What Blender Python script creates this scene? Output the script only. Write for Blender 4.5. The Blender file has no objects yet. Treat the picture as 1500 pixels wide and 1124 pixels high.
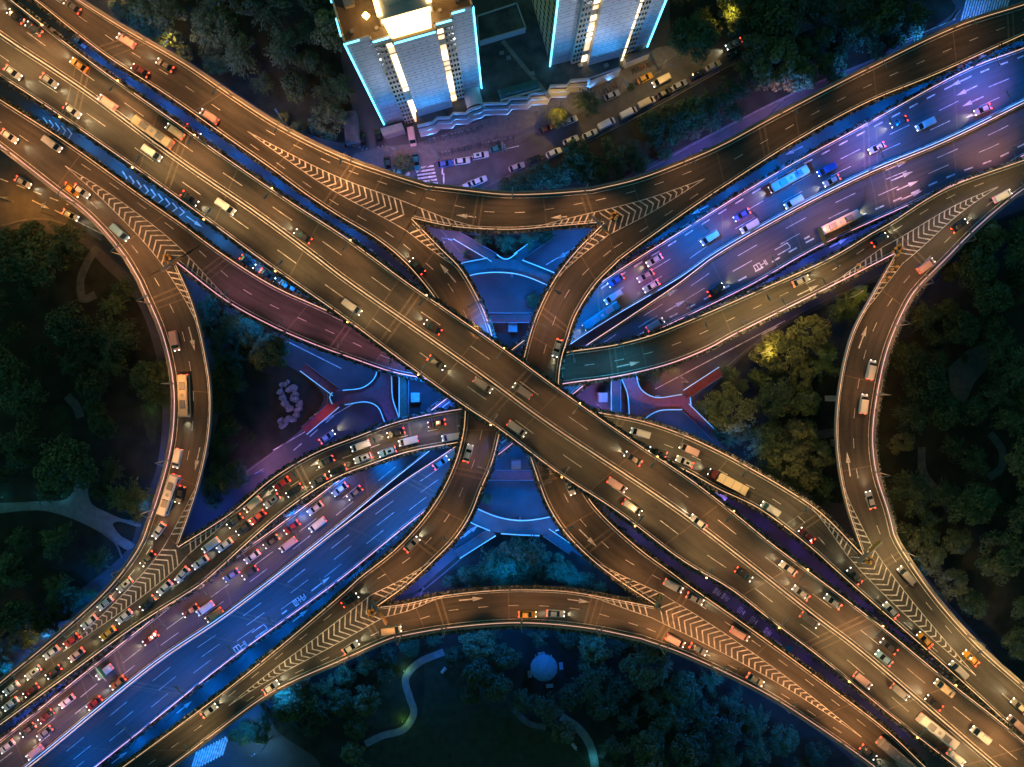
import bpy, math, random
from mathutils import Vector, Matrix
from mathutils.geometry import tessellate_polygon
random.seed(7)
SC = bpy.context.scene
COL = SC.collection

# ---------------------------------------------------------------- camera, world, sun, exposure
CAM_H, FPX = 240.0, 1248.0            # camera height (m) and focal length in photo pixels (1500 wide)
cd = bpy.data.cameras.new("camera"); cam = bpy.data.objects.new("camera", cd); COL.objects.link(cam)
cam.location = (0, 0, CAM_H); cam.rotation_euler = (0, 0, 0)
cd.sensor_width = 36.0; cd.lens = 36.0 * FPX / 1500.0; cd.clip_end = 3000; cd.clip_start = 1
SC.camera = cam
wd = bpy.data.worlds.new("World"); SC.world = wd; wd.use_nodes = True
wn = wd.node_tree; bg = wn.nodes["Background"]
sky = wn.nodes.new("ShaderNodeTexSky"); sky.sky_type = 'NISHITA'; sky.sun_disc = False
SUN_EL, SUN_ROT = math.radians(8), math.radians(300)
sky.sun_elevation = SUN_EL; sky.sun_rotation = SUN_ROT
tint = wn.nodes.new("ShaderNodeMix"); tint.data_type = 'RGBA'; tint.blend_type = 'MULTIPLY'; tint.inputs["Factor"].default_value = 1.0
tint.inputs["B"].default_value = (0.36, 1.0, 0.82, 1)          # teal night air over the city
wn.links.new(sky.outputs[0], tint.inputs["A"]); wn.links.new(tint.outputs["Result"], bg.inputs[0]); bg.inputs[1].default_value = 0.075
sl = bpy.data.lights.new("moonlight", 'SUN'); sl.energy = 0.012; sl.angle = math.radians(0.5); sl.color = (0.75, 0.86, 1.0)
so = bpy.data.objects.new("moonlight", sl); COL.objects.link(so)
so.rotation_euler = (math.radians(50), 0, math.radians(35))
SC.view_settings.view_transform = 'Standard'; SC.view_settings.look = 'None'
SC.view_settings.exposure = 0.0; SC.view_settings.gamma = 1.0
SC.render.engine = 'CYCLES'
try:
    SC.cycles.use_light_tree = True; SC.cycles.max_bounces = 4; SC.cycles.diffuse_bounces = 2
    SC.cycles.glossy_bounces = 2; SC.cycles.sample_clamp_indirect = 2.0; SC.cycles.sample_clamp_direct = 30.0
    SC.cycles.use_denoising = True; SC.cycles.caustics_reflective = False; SC.cycles.caustics_refractive = False
except Exception:
    pass

# lamp colours and powers
WARM, GOLD, SODIUM = (1.0, 0.41, 0.13), (1.0, 0.59, 0.22), (1.0, 0.36, 0.04)
BLUE, CYAN, VIOLET, PINK = (0.0, 0.19, 1.0), (0.05, 0.42, 1.0), (0.38, 0.16, 1.0), (1.0, 0.34, 0.50)
P_LAMP, P_FLOOD, P_HEAD = 5400.0, 17000.0, 1300.0

# ---------------------------------------------------------------- helpers
def W(px, py, z=0.0):
    """point of the place seen at photo pixel (px, py) if it stands z metres high"""
    k = (CAM_H - z) / FPX
    return Vector(((px - 750.0) * k, (562.0 - py) * k, z))

def tag(o, label=None, cat=None, group=None, kind=None):
    if label: o["label"] = label
    if cat: o["category"] = cat
    if group: o["group"] = group
    if kind: o["kind"] = kind
    return o

def empty(name, loc, rz=0.0, parent=None):
    o = bpy.data.objects.new(name, None); COL.objects.link(o)
    o.location = loc; o.rotation_euler = (0, 0, rz); o.empty_display_size = 0.5
    if parent: o.parent = parent
    return o

class MB:
    """collects faces; build() links them as one mesh object"""
    def __init__(s, org=(0, 0, 0)):
        s.v = []; s.f = []; s.m = []; s.uv = {}; s.org = Vector(org)
    def vert(s, p):
        s.v.append(Vector(p) - s.org); return len(s.v) - 1
    def face(s, pts, m=0, uv=None):
        ids = [s.vert(p) for p in pts]; s.f.append(ids); s.m.append(m)
        if uv: s.uv[len(s.f) - 1] = uv
    def box(s, c, sx, sy, sz, rz=0.0, m=0, taper=1.0):
        """c is the centre of the base"""
        c = Vector(c); R = Matrix.Rotation(rz, 3, 'Z'); lo = []; hi = []
        for a, b in ((-1, -1), (1, -1), (1, 1), (-1, 1)):
            lo.append(s.vert(c + R @ Vector((a * sx / 2, b * sy / 2, 0))))
            hi.append(s.vert(c + R @ Vector((a * sx / 2 * taper, b * sy / 2 * taper, sz))))
        s._prism(lo, hi, m)
    def _prism(s, lo, hi, m=0):
        n = len(lo)
        s.f.append(list(reversed(lo))); s.m.append(m); s.f.append(list(hi)); s.m.append(m)
        for i in range(n):
            j = (i + 1) % n; s.f.append([lo[i], lo[j], hi[j], hi[i]]); s.m.append(m)
    def bar(s, p, q, r0, r1=None, n=6, m=0):
        p = Vector(p); q = Vector(q); r1 = r0 if r1 is None else r1
        d = (q - p).normalized(); a = d.orthogonal().normalized(); b = d.cross(a)
        lo = [s.vert(p + (a * math.cos(2 * math.pi * i / n) + b * math.sin(2 * math.pi * i / n)) * r0) for i in range(n)]
        hi = [s.vert(q + (a * math.cos(2 * math.pi * i / n) + b * math.sin(2 * math.pi * i / n)) * r1) for i in range(n)]
        s._prism(lo, hi, m)
    def sweep(s, pts, ins, prof, m=0, closed=False):
        """pts: world points, ins: horizontal unit vectors, prof: (offset along ins, dz) closed loop"""
        rows = []
        for p, i in zip(pts, ins):
            rows.append([s.vert(p + i * a + Vector((0, 0, b))) for a, b in prof])
        n = len(prof); R = len(rows)
        for r in range(R if closed else R - 1):
            q = rows[(r + 1) % R]
            for k in range(n):
                l = (k + 1) % n; s.f.append([rows[r][k], rows[r][l], q[l], q[k]]); s.m.append(m)
        if not closed:
            s.f.append(list(reversed(rows[0]))); s.m.append(m); s.f.append(rows[-1]); s.m.append(m)
    def poly(s, pts, z0, z1=None, m=0):
        """flat polygon (z1 None) or prism over world xy points"""
        P = [Vector((p[0], p[1], 0)) for p in pts]
        tri = tessellate_polygon([P])
        top = z0 if z1 is None else z1
        ids = [s.vert((p.x, p.y, top)) for p in P]
        for t in tri:
            a, b, c = t
            n = (P[b] - P[a]).cross(P[c] - P[a]).z
            s.f.append([ids[a], ids[b], ids[c]] if n > 0 else [ids[a], ids[c], ids[b]]); s.m.append(m)
        if z1 is not None:
            lo = [s.vert((p.x, p.y, z0)) for p in P]
            for i in range(len(P)):
                j = (i + 1) % len(P); s.f.append([lo[i], lo[j], ids[j], ids[i]]); s.m.append(m)
    def quadstrip(s, A, B, z=0.0, m=0):
        for i in range(len(A) - 1):
            s.face([A[i], B[i], B[i + 1], A[i + 1]], m)
    def mesh(s, name, mats, smooth=False):
        me = bpy.data.meshes.new(name)
        me.from_pydata([tuple(v) for v in s.v], [], s.f)
        for mt in (mats if isinstance(mats, (list, tuple)) else [mats]): me.materials.append(mt)
        me.polygons.foreach_set("material_index", s.m)
        if s.uv:
            ul = me.uv_layers.new(name="UVMap")
            for fi, uvs in s.uv.items():
                for k, li in enumerate(me.polygons[fi].loop_indices): ul.data[li].uv = uvs[k]
        if smooth: me.polygons.foreach_set("use_smooth", [True] * len(me.polygons))
        me.update(); return me
    def build(s, name, mats, parent=None, smooth=False, loc=None):
        o = bpy.data.objects.new(name, s.mesh(name, mats, smooth)); COL.objects.link(o)
        if parent is not None: o.parent = parent
        if loc is not None: o.location = loc
        elif parent is None: o.location = s.org
        return o

def link_mesh(name, me, parent=None, loc=(0, 0, 0), rz=0.0):
    o = bpy.data.objects.new(name, me); COL.objects.link(o)
    if parent: o.parent = parent
    o.location = loc; o.rotation_euler = (0, 0, rz); return o

LIGHT_DATA = {}
def spot(loc, direction, color, power, cone=120, blend=0.6, parent=None, rad=0.25, spread=1.0):
    key = (color, round(power, 1), cone, blend, rad)
    d = LIGHT_DATA.get(key)
    if d is None:
        d = bpy.data.lights.new("lamp_light", 'SPOT'); d.color = color; d.energy = power
        d.spot_size = math.radians(cone); d.spot_blend = blend; d.shadow_soft_size = rad; LIGHT_DATA[key] = d
    o = bpy.data.objects.new("lamp_light", d); COL.objects.link(o)
    o.rotation_euler = Vector(direction).to_track_quat('-Z', 'Y').to_euler()
    o.location = loc; o.scale = (spread, 1, 1)
    if parent: o.parent = parent
    return o
def point(loc, color, power, rad=0.3, parent=None):
    d = bpy.data.lights.new("lamp_light", 'POINT'); d.color = color; d.energy = power; d.shadow_soft_size = rad
    o = bpy.data.objects.new("lamp_light", d); COL.objects.link(o); o.location = loc
    if parent: o.parent = parent
    return o

# ---------------------------------------------------------------- materials
MATS = {}
def mat(name, color, rough=0.8, metal=0.0, var=0.0, scale=1.0, emit=None, strength=0.0, coat=0.0, bump=0.0, det=4):
    if name in MATS: return MATS[name]
    m = bpy.data.materials.new(name); m.use_nodes = True; nt = m.node_tree; b = nt.nodes["Principled BSDF"]
    b.inputs["Base Color"].default_value = (*color, 1); b.inputs["Roughness"].default_value = rough
    b.inputs["Metallic"].default_value = metal; b.inputs["Coat Weight"].default_value = coat
    if emit:
        b.inputs["Emission Color"].default_value = (*emit, 1); b.inputs["Emission Strength"].default_value = strength
    if var > 0:
        g = nt.nodes.new("ShaderNodeNewGeometry"); n = nt.nodes.new("ShaderNodeTexNoise")
        n.inputs["Scale"].default_value = scale; n.inputs["Detail"].default_value = det
        nt.links.new(g.outputs["Position"], n.inputs["Vector"])
        r = nt.nodes.new("ShaderNodeMapRange"); r.inputs["From Min"].default_value = 0.3; r.inputs["From Max"].default_value = 0.7
        r.inputs["To Min"].default_value = 1 - var; r.inputs["To Max"].default_value = 1 + var
        nt.links.new(n.outputs["Fac"], r.inputs["Value"])
        mx = nt.nodes.new("ShaderNodeVectorMath"); mx.operation = 'SCALE'; mx.inputs[0].default_value = color
        nt.links.new(r.outputs[0], mx.inputs["Scale"]); nt.links.new(mx.outputs[0], b.inputs["Base Color"])
        if bump > 0:
            bp = nt.nodes.new("ShaderNodeBump"); bp.inputs["Strength"].default_value = bump
            nt.links.new(n.outputs["Fac"], bp.inputs["Height"]); nt.links.new(bp.outputs[0], b.inputs["Normal"])
    MATS[name] = m; return m

def asphalt(name, c0, c1, lanes=2):
    """worn asphalt: large stains, grain, and tyre tracks running along the UV v direction"""
    m = bpy.data.materials.new(name); m.use_nodes = True; nt = m.node_tree; b = nt.nodes["Principled BSDF"]; L = nt.links
    N = nt.nodes.new
    g = N("ShaderNodeNewGeometry")
    n1 = N("ShaderNodeTexNoise"); n1.inputs["Scale"].default_value = 0.06; n1.inputs["Detail"].default_value = 5
    n2 = N("ShaderNodeTexNoise"); n2.inputs["Scale"].default_value = 1.3; n2.inputs["Detail"].default_value = 6; n2.inputs["Roughness"].default_value = 0.7
    L.new(g.outputs["Position"], n1.inputs["Vector"]); L.new(g.outputs["Position"], n2.inputs["Vector"])
    uv = N("ShaderNodeUVMap"); sx = N("ShaderNodeSeparateXYZ"); L.new(uv.outputs[0], sx.inputs[0])
    cb = N("ShaderNodeCombineXYZ")
    mu = N("ShaderNodeMath"); mu.operation = 'MULTIPLY'; mu.inputs[1].default_value = lanes * 2.0
    L.new(sx.outputs[0], mu.inputs[0]); L.new(mu.outputs[0], cb.inputs[0])
    mv = N("ShaderNodeMath"); mv.operation = 'MULTIPLY'; mv.inputs[1].default_value = 0.12
    L.new(sx.outputs[1], mv.inputs[0]); L.new(mv.outputs[0], cb.inputs[1])
    n3 = N("ShaderNodeTexNoise"); n3.inputs["Scale"].default_value = 2.2; n3.inputs["Detail"].default_value = 3; L.new(cb.outputs[0], n3.inputs["Vector"])
    s1 = N("ShaderNodeMath"); s1.operation = 'MULTIPLY_ADD'; s1.inputs[1].default_value = 0.45; L.new(n1.outputs["Fac"], s1.inputs[0])
    s2 = N("ShaderNodeMath"); s2.operation = 'MULTIPLY_ADD'; s2.inputs[1].default_value = 0.3; L.new(n2.outputs["Fac"], s2.inputs[0]); s2.inputs[2].default_value = 0.0
    L.new(s2.outputs[0], s1.inputs[2])
    s3 = N("ShaderNodeMath"); s3.operation = 'MULTIPLY_ADD'; s3.inputs[1].default_value = 0.75; L.new(n3.outputs["Fac"], s3.inputs[0]); L.new(s1.outputs[0], s3.inputs[2])
    r = N("ShaderNodeMapRange"); r.inputs["From Min"].default_value = 0.50; r.inputs["From Max"].default_value = 1.0; L.new(s3.outputs[0], r.inputs["Value"])
    mx = N("ShaderNodeMix"); mx.data_type = 'RGBA'; mx.inputs["A"].default_value = (*c0, 1); mx.inputs["B"].default_value = (*c1, 1)
    L.new(r.outputs[0], mx.inputs["Factor"]); L.new(mx.outputs["Result"], b.inputs["Base Color"])
    b.inputs["Roughness"].default_value = 0.75
    bp = N("ShaderNodeBump"); bp.inputs["Strength"].default_value = 0.25; L.new(n2.outputs["Fac"], bp.inputs["Height"]); L.new(bp.outputs[0], b.inputs["Normal"])
    MATS[name] = m; return m

M_DECK = asphalt("deck_asphalt", (0.026, 0.025, 0.023), (0.102, 0.094, 0.083), 2)
M_DECKE = asphalt("wide_deck_asphalt", (0.055, 0.053, 0.052), (0.105, 0.100, 0.098), 4)
M_GROUND = mat("ground_paving", (0.075, 0.075, 0.078), 0.85, var=0.35, scale=0.12, det=8)
M_STREET = mat("street_asphalt", (0.085, 0.082, 0.080), 0.8, var=0.25, scale=0.3, det=8)
M_WALK = mat("pale_paving", (0.15, 0.145, 0.14), 0.85, var=0.2, scale=0.8, det=6)
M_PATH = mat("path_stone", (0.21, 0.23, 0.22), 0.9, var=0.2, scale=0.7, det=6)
M_PATHD = mat("shaded_path_stone", (0.10, 0.11, 0.105), 0.9, var=0.3, scale=0.7, det=6)  # darkened copy of path_stone; the dimness of these paths is in the colour
M_SOIL = mat("park_soil", (0.020, 0.024, 0.014), 0.95, var=0.5, scale=0.25, det=8)
M_LAWN = mat("lawn_grass", (0.030, 0.042, 0.018), 0.95, var=0.35, scale=0.5, det=8)
M_CONC = mat("concrete", (0.28, 0.265, 0.24), 0.85, var=0.18, scale=0.5, det=6)
M_CONC2 = mat("joint_concrete", (0.15, 0.125, 0.095), 0.85, var=0.2, scale=1.5, det=6)
M_PAINT = mat("road_paint", (0.74, 0.72, 0.68), 0.6, var=0.45, scale=0.9, det=8)
M_METAL = mat("grey_metal", (0.35, 0.35, 0.36), 0.45, metal=0.6)
M_DARKM = mat("dark_metal", (0.05, 0.05, 0.055), 0.5, metal=0.5)
M_BRICKP = mat("red_paving", (0.30, 0.055, 0.055), 0.85, var=0.2, scale=1.0, det=6)
M_RUBBER = mat("tyre_rubber", (0.02, 0.02, 0.02), 0.8)
M_GLASS = mat("vehicle_glass", (0.012, 0.014, 0.018), 0.08, coat=0.5)
M_HEADL = mat("headlamp", (0.9, 0.9, 0.9), 0.3, emit=(1.0, 0.96, 0.80), strength=6.0)
M_TAIL = mat("tail_lamp", (0.4, 0.02, 0.02), 0.3, emit=(1.0, 0.05, 0.02), strength=8.0)
M_HEADOFF = mat("headlamp_off", (0.6, 0.6, 0.62), 0.15)
M_TAILOFF = mat("tail_lamp_off", (0.25, 0.02, 0.02), 0.2)
M_YELLOW = mat("yellow_plastic", (0.75, 0.38, 0.02), 0.5)
def led(name, c, s): return mat("led_" + name, (0.8, 0.8, 0.8), 0.5, emit=c, strength=s)
LED = {"peach": led("peach", (1.0, 0.50, 0.23), 1.0), "gold": led("gold", (1.0, 0.54, 0.22), 0.95), "pink": led("pink", (1.0, 0.38, 0.46), 1.2),
       "violet": led("violet", (0.95, 0.52, 0.62), 0.9), "blue": led("blue", (0.20, 0.40, 1.0), 1.5), "rose": led("rose", (1.0, 0.48, 0.32), 1.0),  # violet: emission gives the parapet concrete its pale rose lit look
       "faint": led("faint", (1.0, 0.55, 0.28), 0.55), "cyan": led("cyan", (0.06, 0.42, 0.85), 0.65)}

def leafmat(name, dark, light, hue=0.0):
    """foliage: clump-scale noise picks light and dark leaves, each tree gets its own shift"""
    m = bpy.data.materials.new(name); m.use_nodes = True; nt = m.node_tree; b = nt.nodes["Principled BSDF"]; L = nt.links; N = nt.nodes.new
    g = N("ShaderNodeNewGeometry"); n = N("ShaderNodeTexNoise"); n.inputs["Scale"].default_value = 0.9; n.inputs["Detail"].default_value = 4
    L.new(g.outputs["Position"], n.inputs["Vector"])
    oi = N("ShaderNodeObjectInfo")
    ad = N("ShaderNodeMath"); ad.operation = 'MULTIPLY_ADD'; ad.inputs[1].default_value = 0.35; L.new(oi.outputs["Random"], ad.inputs[0]); L.new(n.outputs["Fac"], ad.inputs[2])
    r = N("ShaderNodeMapRange"); r.inputs["From Min"].default_value = 0.4; r.inputs["From Max"].default_value = 0.95; L.new(ad.outputs[0], r.inputs["Value"])
    mx = N("ShaderNodeMix"); mx.data_type = 'RGBA'; mx.inputs["A"].default_value = (*dark, 1); mx.inputs["B"].default_value = (*light, 1)
    L.new(r.outputs[0], mx.inputs["Factor"]); L.new(mx.outputs["Result"], b.inputs["Base Color"]); b.inputs["Roughness"].default_value = 0.6
    MATS[name] = m; return m
M_LEAF = leafmat("broad_leaves", (0.016, 0.040, 0.014), (0.085, 0.140, 0.045))
M_LEAF2 = leafmat("pale_leaves", (0.060, 0.085, 0.030), (0.185, 0.200, 0.070))  # brighter leaf copy; lamp light on the bright trees is partly in the colour
M_HEDGE = leafmat("hedge_leaves", (0.022, 0.026, 0.012), (0.065, 0.060, 0.028))
M_BARK = mat("bark", (0.06, 0.045, 0.032), 0.9, var=0.3, scale=3.0)

# ---------------------------------------------------------------- curves
def spline(pts, step=4.0):
    """centripetal-ish Catmull-Rom through 2D pixel points, dense"""
    P = [Vector(p) for p in pts]
    if len(P) == 2: P = [P[0], (P[0] + P[1]) / 2, P[1]]
    P = [P[0] * 2 - P[1]] + P + [P[-1] * 2 - P[-2]]
    out = []
    for i in range(1, len(P) - 2):
        p0, p1, p2, p3 = P[i - 1], P[i], P[i + 1], P[i + 2]
        t01 = max((p1 - p0).length ** .5, 1e-3); t12 = max((p2 - p1).length ** .5, 1e-3); t23 = max((p3 - p2).length ** .5, 1e-3)
        m1 = (p2 - p1) + t12 * ((p1 - p0) / t01 - (p2 - p0) / (t01 + t12))
        m2 = (p2 - p1) + t12 * ((p3 - p2) / t23 - (p3 - p1) / (t12 + t23))
        n = max(2, int((p2 - p1).length / step))
        for k in range(n):
            t = k / n; t2 = t * t; t3 = t2 * t
            out.append(p1 * (2 * t3 - 3 * t2 + 1) + m1 * (t3 - 2 * t2 + t) + p2 * (-2 * t3 + 3 * t2) + m2 * (t3 - t2))
    out.append(P[-2].copy()); return out
def resample(pts, n):
    d = [0.0]
    for a, b in zip(pts, pts[1:]): d.append(d[-1] + (b - a).length)
    out = []; j = 0
    for i in range(n):
        t = d[-1] * i / (n - 1)
        while j < len(d) - 2 and d[j + 1] < t: j += 1
        u = (t - d[j]) / max(d[j + 1] - d[j], 1e-9); out.append(pts[j].lerp(pts[j + 1], min(max(u, 0), 1)))
    return out
def wline(pts, z=0.0, n=None, closed=False):
    s = spline(list(pts) + ([pts[0]] if closed else []))
    if n: s = resample(s, n)
    return [W(p.x, p.y, z) for p in s]
def normals2d(pts):
    out = []
    for i in range(len(pts)):
        a = pts[max(i - 1, 0)]; b = pts[min(i + 1, len(pts) - 1)]; d = b - a; d.z = 0
        d.normalize(); out.append(Vector((-d.y, d.x, 0)))
    return out
def inpoly(x, y, poly):
    c = False; n = len(poly); j = n - 1
    for i in range(n):
        xi, yi = poly[i][0], poly[i][1]; xj, yj = poly[j][0], poly[j][1]
        if (yi > y) != (yj > y) and x < (xj - xi) * (y - yi) / (yj - yi) + xi: c = not c
        j = i
    return c
ORD = "nearest second third fourth fifth sixth seventh eighth ninth tenth eleventh twelfth thirteenth fourteenth fifteenth sixteenth seventeenth eighteenth nineteenth twentieth".split()
# ---------------------------------------------------------------- ground and parks (structure)
def region(name, pts, z, m, smooth=True, kind="structure", z1=None):
    s = spline(list(pts) + [pts[0]], 8)[:-1] if smooth else [Vector(p) for p in pts]
    b = MB(); b.poly([W(p.x, p.y, 0) for p in s], z, z1, 0); o = b.build(name, m)
    return tag(o, kind=kind)
g = MB(); g.poly([(-700, -700), (700, -700), (700, 700), (-700, 700)], -0.02); tag(g.build("ground", M_GROUND), kind="structure")
PARKS = {
 "west": [(-80, 345), (40, 335), (112, 352), (150, 388), (200, 442), (228, 520), (238, 600), (228, 690), (205, 745), (190, 800), (120, 862), (60, 902), (-80, 960)],
 "westtri": [(292, 445), (350, 468), (400, 520), (452, 556), (474, 582), (440, 630), (370, 682), (312, 722), (298, 690), (318, 620), (322, 560)],
 "easttri": [(1022, 592), (1105, 508), (1195, 455), (1285, 415), (1250, 480), (1228, 560), (1222, 640), (1236, 735), (1195, 728), (1120, 690), (1060, 655)],
 "north": [(684, 345), (816, 345), (765, 374), (720, 374)],
 "south": [(612, 866), (650, 832), (690, 800), (722, 781), (795, 784), (850, 815), (925, 872), (880, 872), (767, 860), (650, 872)],
 "bottom": [(440, 1000), (560, 945), (660, 925), (767, 917), (870, 925), (1000, 960), (1120, 1022), (1230, 1098), (1300, 1190), (430, 1190), (470, 1124), (400, 1060)],
 "east": [(1400, 372), (1440, 332), (1580, 310), (1580, 1080), (1440, 940), (1370, 860), (1310, 780), (1290, 690), (1288, 600), (1305, 520), (1345, 440)],
 "grove": [(190, 20), (205, -60), (492, -60), (500, 90), (518, 205), (440, 192), (340, 132), (250, 70)],
 "strip": [(716, 287), (760, 257), (870, 203), (962, 153), (1098, 78), (1180, 42), (1330, -20), (1400, 10), (1290, 80), (1178, 128), (1080, 176), (942, 245), (880, 275), (800, 284)],
 "northeast": [(985, -60), (1420, -60), (1330, -28), (1180, 24), (1096, 44), (1062, 50), (990, 62)],
}
for k, p in PARKS.items(): region("park_ground", p, 0.004 + 0.0005 * len(k), M_SOIL, smooth=(k not in ("north",)))
def path(pts, w, z=0.02, m=None, name="path"):
    P = wline(pts, 0); nn = normals2d(P); b = MB()
    ws = [w] * len(P) if not isinstance(w, (list, tuple)) else [w[0] + (w[1] - w[0]) * i / (len(P) - 1) for i in range(len(P))]
    b.quadstrip([p + n * q / 2 + Vector((0, 0, z)) for p, n, q in zip(P, nn, ws)], [p - n * q / 2 + Vector((0, 0, z)) for p, n, q in zip(P, nn, ws)])
    return tag(b.build(name, m or M_PATH), kind="structure")
# west park: pale fork of paths; bottom park: S-shaped path and curved path; east park paths
region("path", [(-80, 736), (0, 737), (60, 734), (98, 731), (108, 716), (114, 690), (132, 692), (129, 720), (134, 738), (160, 752), (178, 760), (206, 766), (206, 772), (172, 764), (165, 768), (178, 786), (198, 798), (188, 806), (160, 788), (132, 772), (100, 758), (60, 748), (-80, 754)], 0.02, M_PATH)
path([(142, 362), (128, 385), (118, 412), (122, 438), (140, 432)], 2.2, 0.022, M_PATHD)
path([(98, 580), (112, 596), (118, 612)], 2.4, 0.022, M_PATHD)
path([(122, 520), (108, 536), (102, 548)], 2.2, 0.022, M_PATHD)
path([(650, 955), (612, 972), (594, 994), (600, 1022), (606, 1044), (592, 1068), (560, 1078), (535, 1090)], 2.0, 0.022)
path([(822, 1050), (848, 1068), (866, 1096), (874, 1150)], 2.3, 0.022)
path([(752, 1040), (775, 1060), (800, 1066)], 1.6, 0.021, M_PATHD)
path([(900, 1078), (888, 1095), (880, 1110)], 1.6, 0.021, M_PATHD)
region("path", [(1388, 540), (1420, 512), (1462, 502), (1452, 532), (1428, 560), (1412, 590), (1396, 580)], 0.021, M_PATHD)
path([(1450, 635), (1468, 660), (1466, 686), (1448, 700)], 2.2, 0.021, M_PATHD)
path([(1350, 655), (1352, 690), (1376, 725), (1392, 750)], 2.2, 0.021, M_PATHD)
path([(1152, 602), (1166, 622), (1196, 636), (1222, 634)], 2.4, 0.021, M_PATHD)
path([(318, 690), (322, 640), (352, 610), (378, 590), (384, 560), (366, 536)], 2.4, 0.021, M_SOIL)
tag(region("lawn", [(560, 1075), (610, 1062), (622, 1010), (625, 962), (680, 950), (745, 1010), (752, 1045), (830, 1085), (868, 1130), (870, 1190), (520, 1190), (520, 1110)], 0.016, M_LAWN), kind="structure")
region("lawn", [(548, 1000), (588, 985), (596, 1010), (600, 1040), (585, 1060), (545, 1066), (525, 1040)], 0.0155, M_LAWN)
region("lawn", [(76, 604), (90, 590), (102, 610), (106, 640), (90, 640), (74, 632)], 0.016, M_LAWN)
region("lawn", [(205, 594), (214, 592), (228, 612), (226, 650), (216, 640)], 0.016, M_LAWN)
region("lawn", [(332, 560), (392, 585), (396, 640), (345, 668), (322, 640)], 0.0155, M_SOIL)
# pavements beside the street and under the towers
region("pavement", [(505, 250), (520, 225), (560, 215), (612, 210), (700, 178), (800, 150), (905, 108), (962, 70), (1005, 62), (1000, 76), (900, 140), (800, 186), (720, 222), (640, 236), (600, 262), (560, 245)], 0.006, M_WALK, smooth=False)
region("street", [(560, 300), (600, 262), (640, 236), (720, 222), (800, 186), (900, 140), (1000, 76), (1100, 30), (1180, -4), (1330, -60), (1400, -60), (1180, 40), (1098, 78), (962, 153), (870, 203), (760, 257), (716, 287), (690, 320)], 0.009, M_STREET, smooth=False)
region("road", [(-80, 190), (0, 215), (90, 285), (150, 345), (112, 352), (40, 335), (-80, 345)], 0.009, M_STREET)
def kerb(pts, w=0.25, h=0.13, m=None, name="kerb"):
    P = wline(pts, 0); b = MB(); b.sweep(P, normals2d(P), [(-w / 2, 0), (w / 2, 0), (w / 2, h), (-w / 2, h)])
    return tag(b.build(name, m or M_WALK), kind="structure")
kerb([(690, 285), (745, 258), (800, 236), (865, 206), (962, 156), (1100, 80), (1190, 40)])
kerb([(600, 262), (640, 237), (720, 223), (800, 187), (900, 141), (960, 108), (1002, 78), (1090, 40)])
kerb([(925, 262), (960, 243), (1000, 220), (1080, 178), (1178, 130), (1290, 84)], 0.5, 0.5)
kerb([(1310, 70), (1345, 55), (1390, 34), (1405, 16)], 0.4, 0.6)
kerb([(-40, 332), (0, 331), (40, 322), (72, 322), (110, 334), (148, 352)], 0.5, 0.2)
kerb([(1000, 580), (1060, 540), (1110, 500), (1180, 455), (1260, 418), (1310, 392)], 0.25, 0.2)
kerb([(640, 330), (676, 372), (690, 388)], 0.25, 0.2)
kerb([(560, 908), (600, 880), (650, 840), (690, 806)], 0.25, 0.2)
kerb([(480, 560), (476, 600), (430, 640), (350, 700)], 0.25, 0.2)
kerb([(184, 748), (200, 752), (218, 758), (216, 735)], 0.35, 0.6)
kerb([(150, 780), (170, 796), (180, 818)], 0.3, 0.6)
kerb([(1048, 690), (1100, 720), (1140, 745)], 0.25, 0.2)

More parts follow.
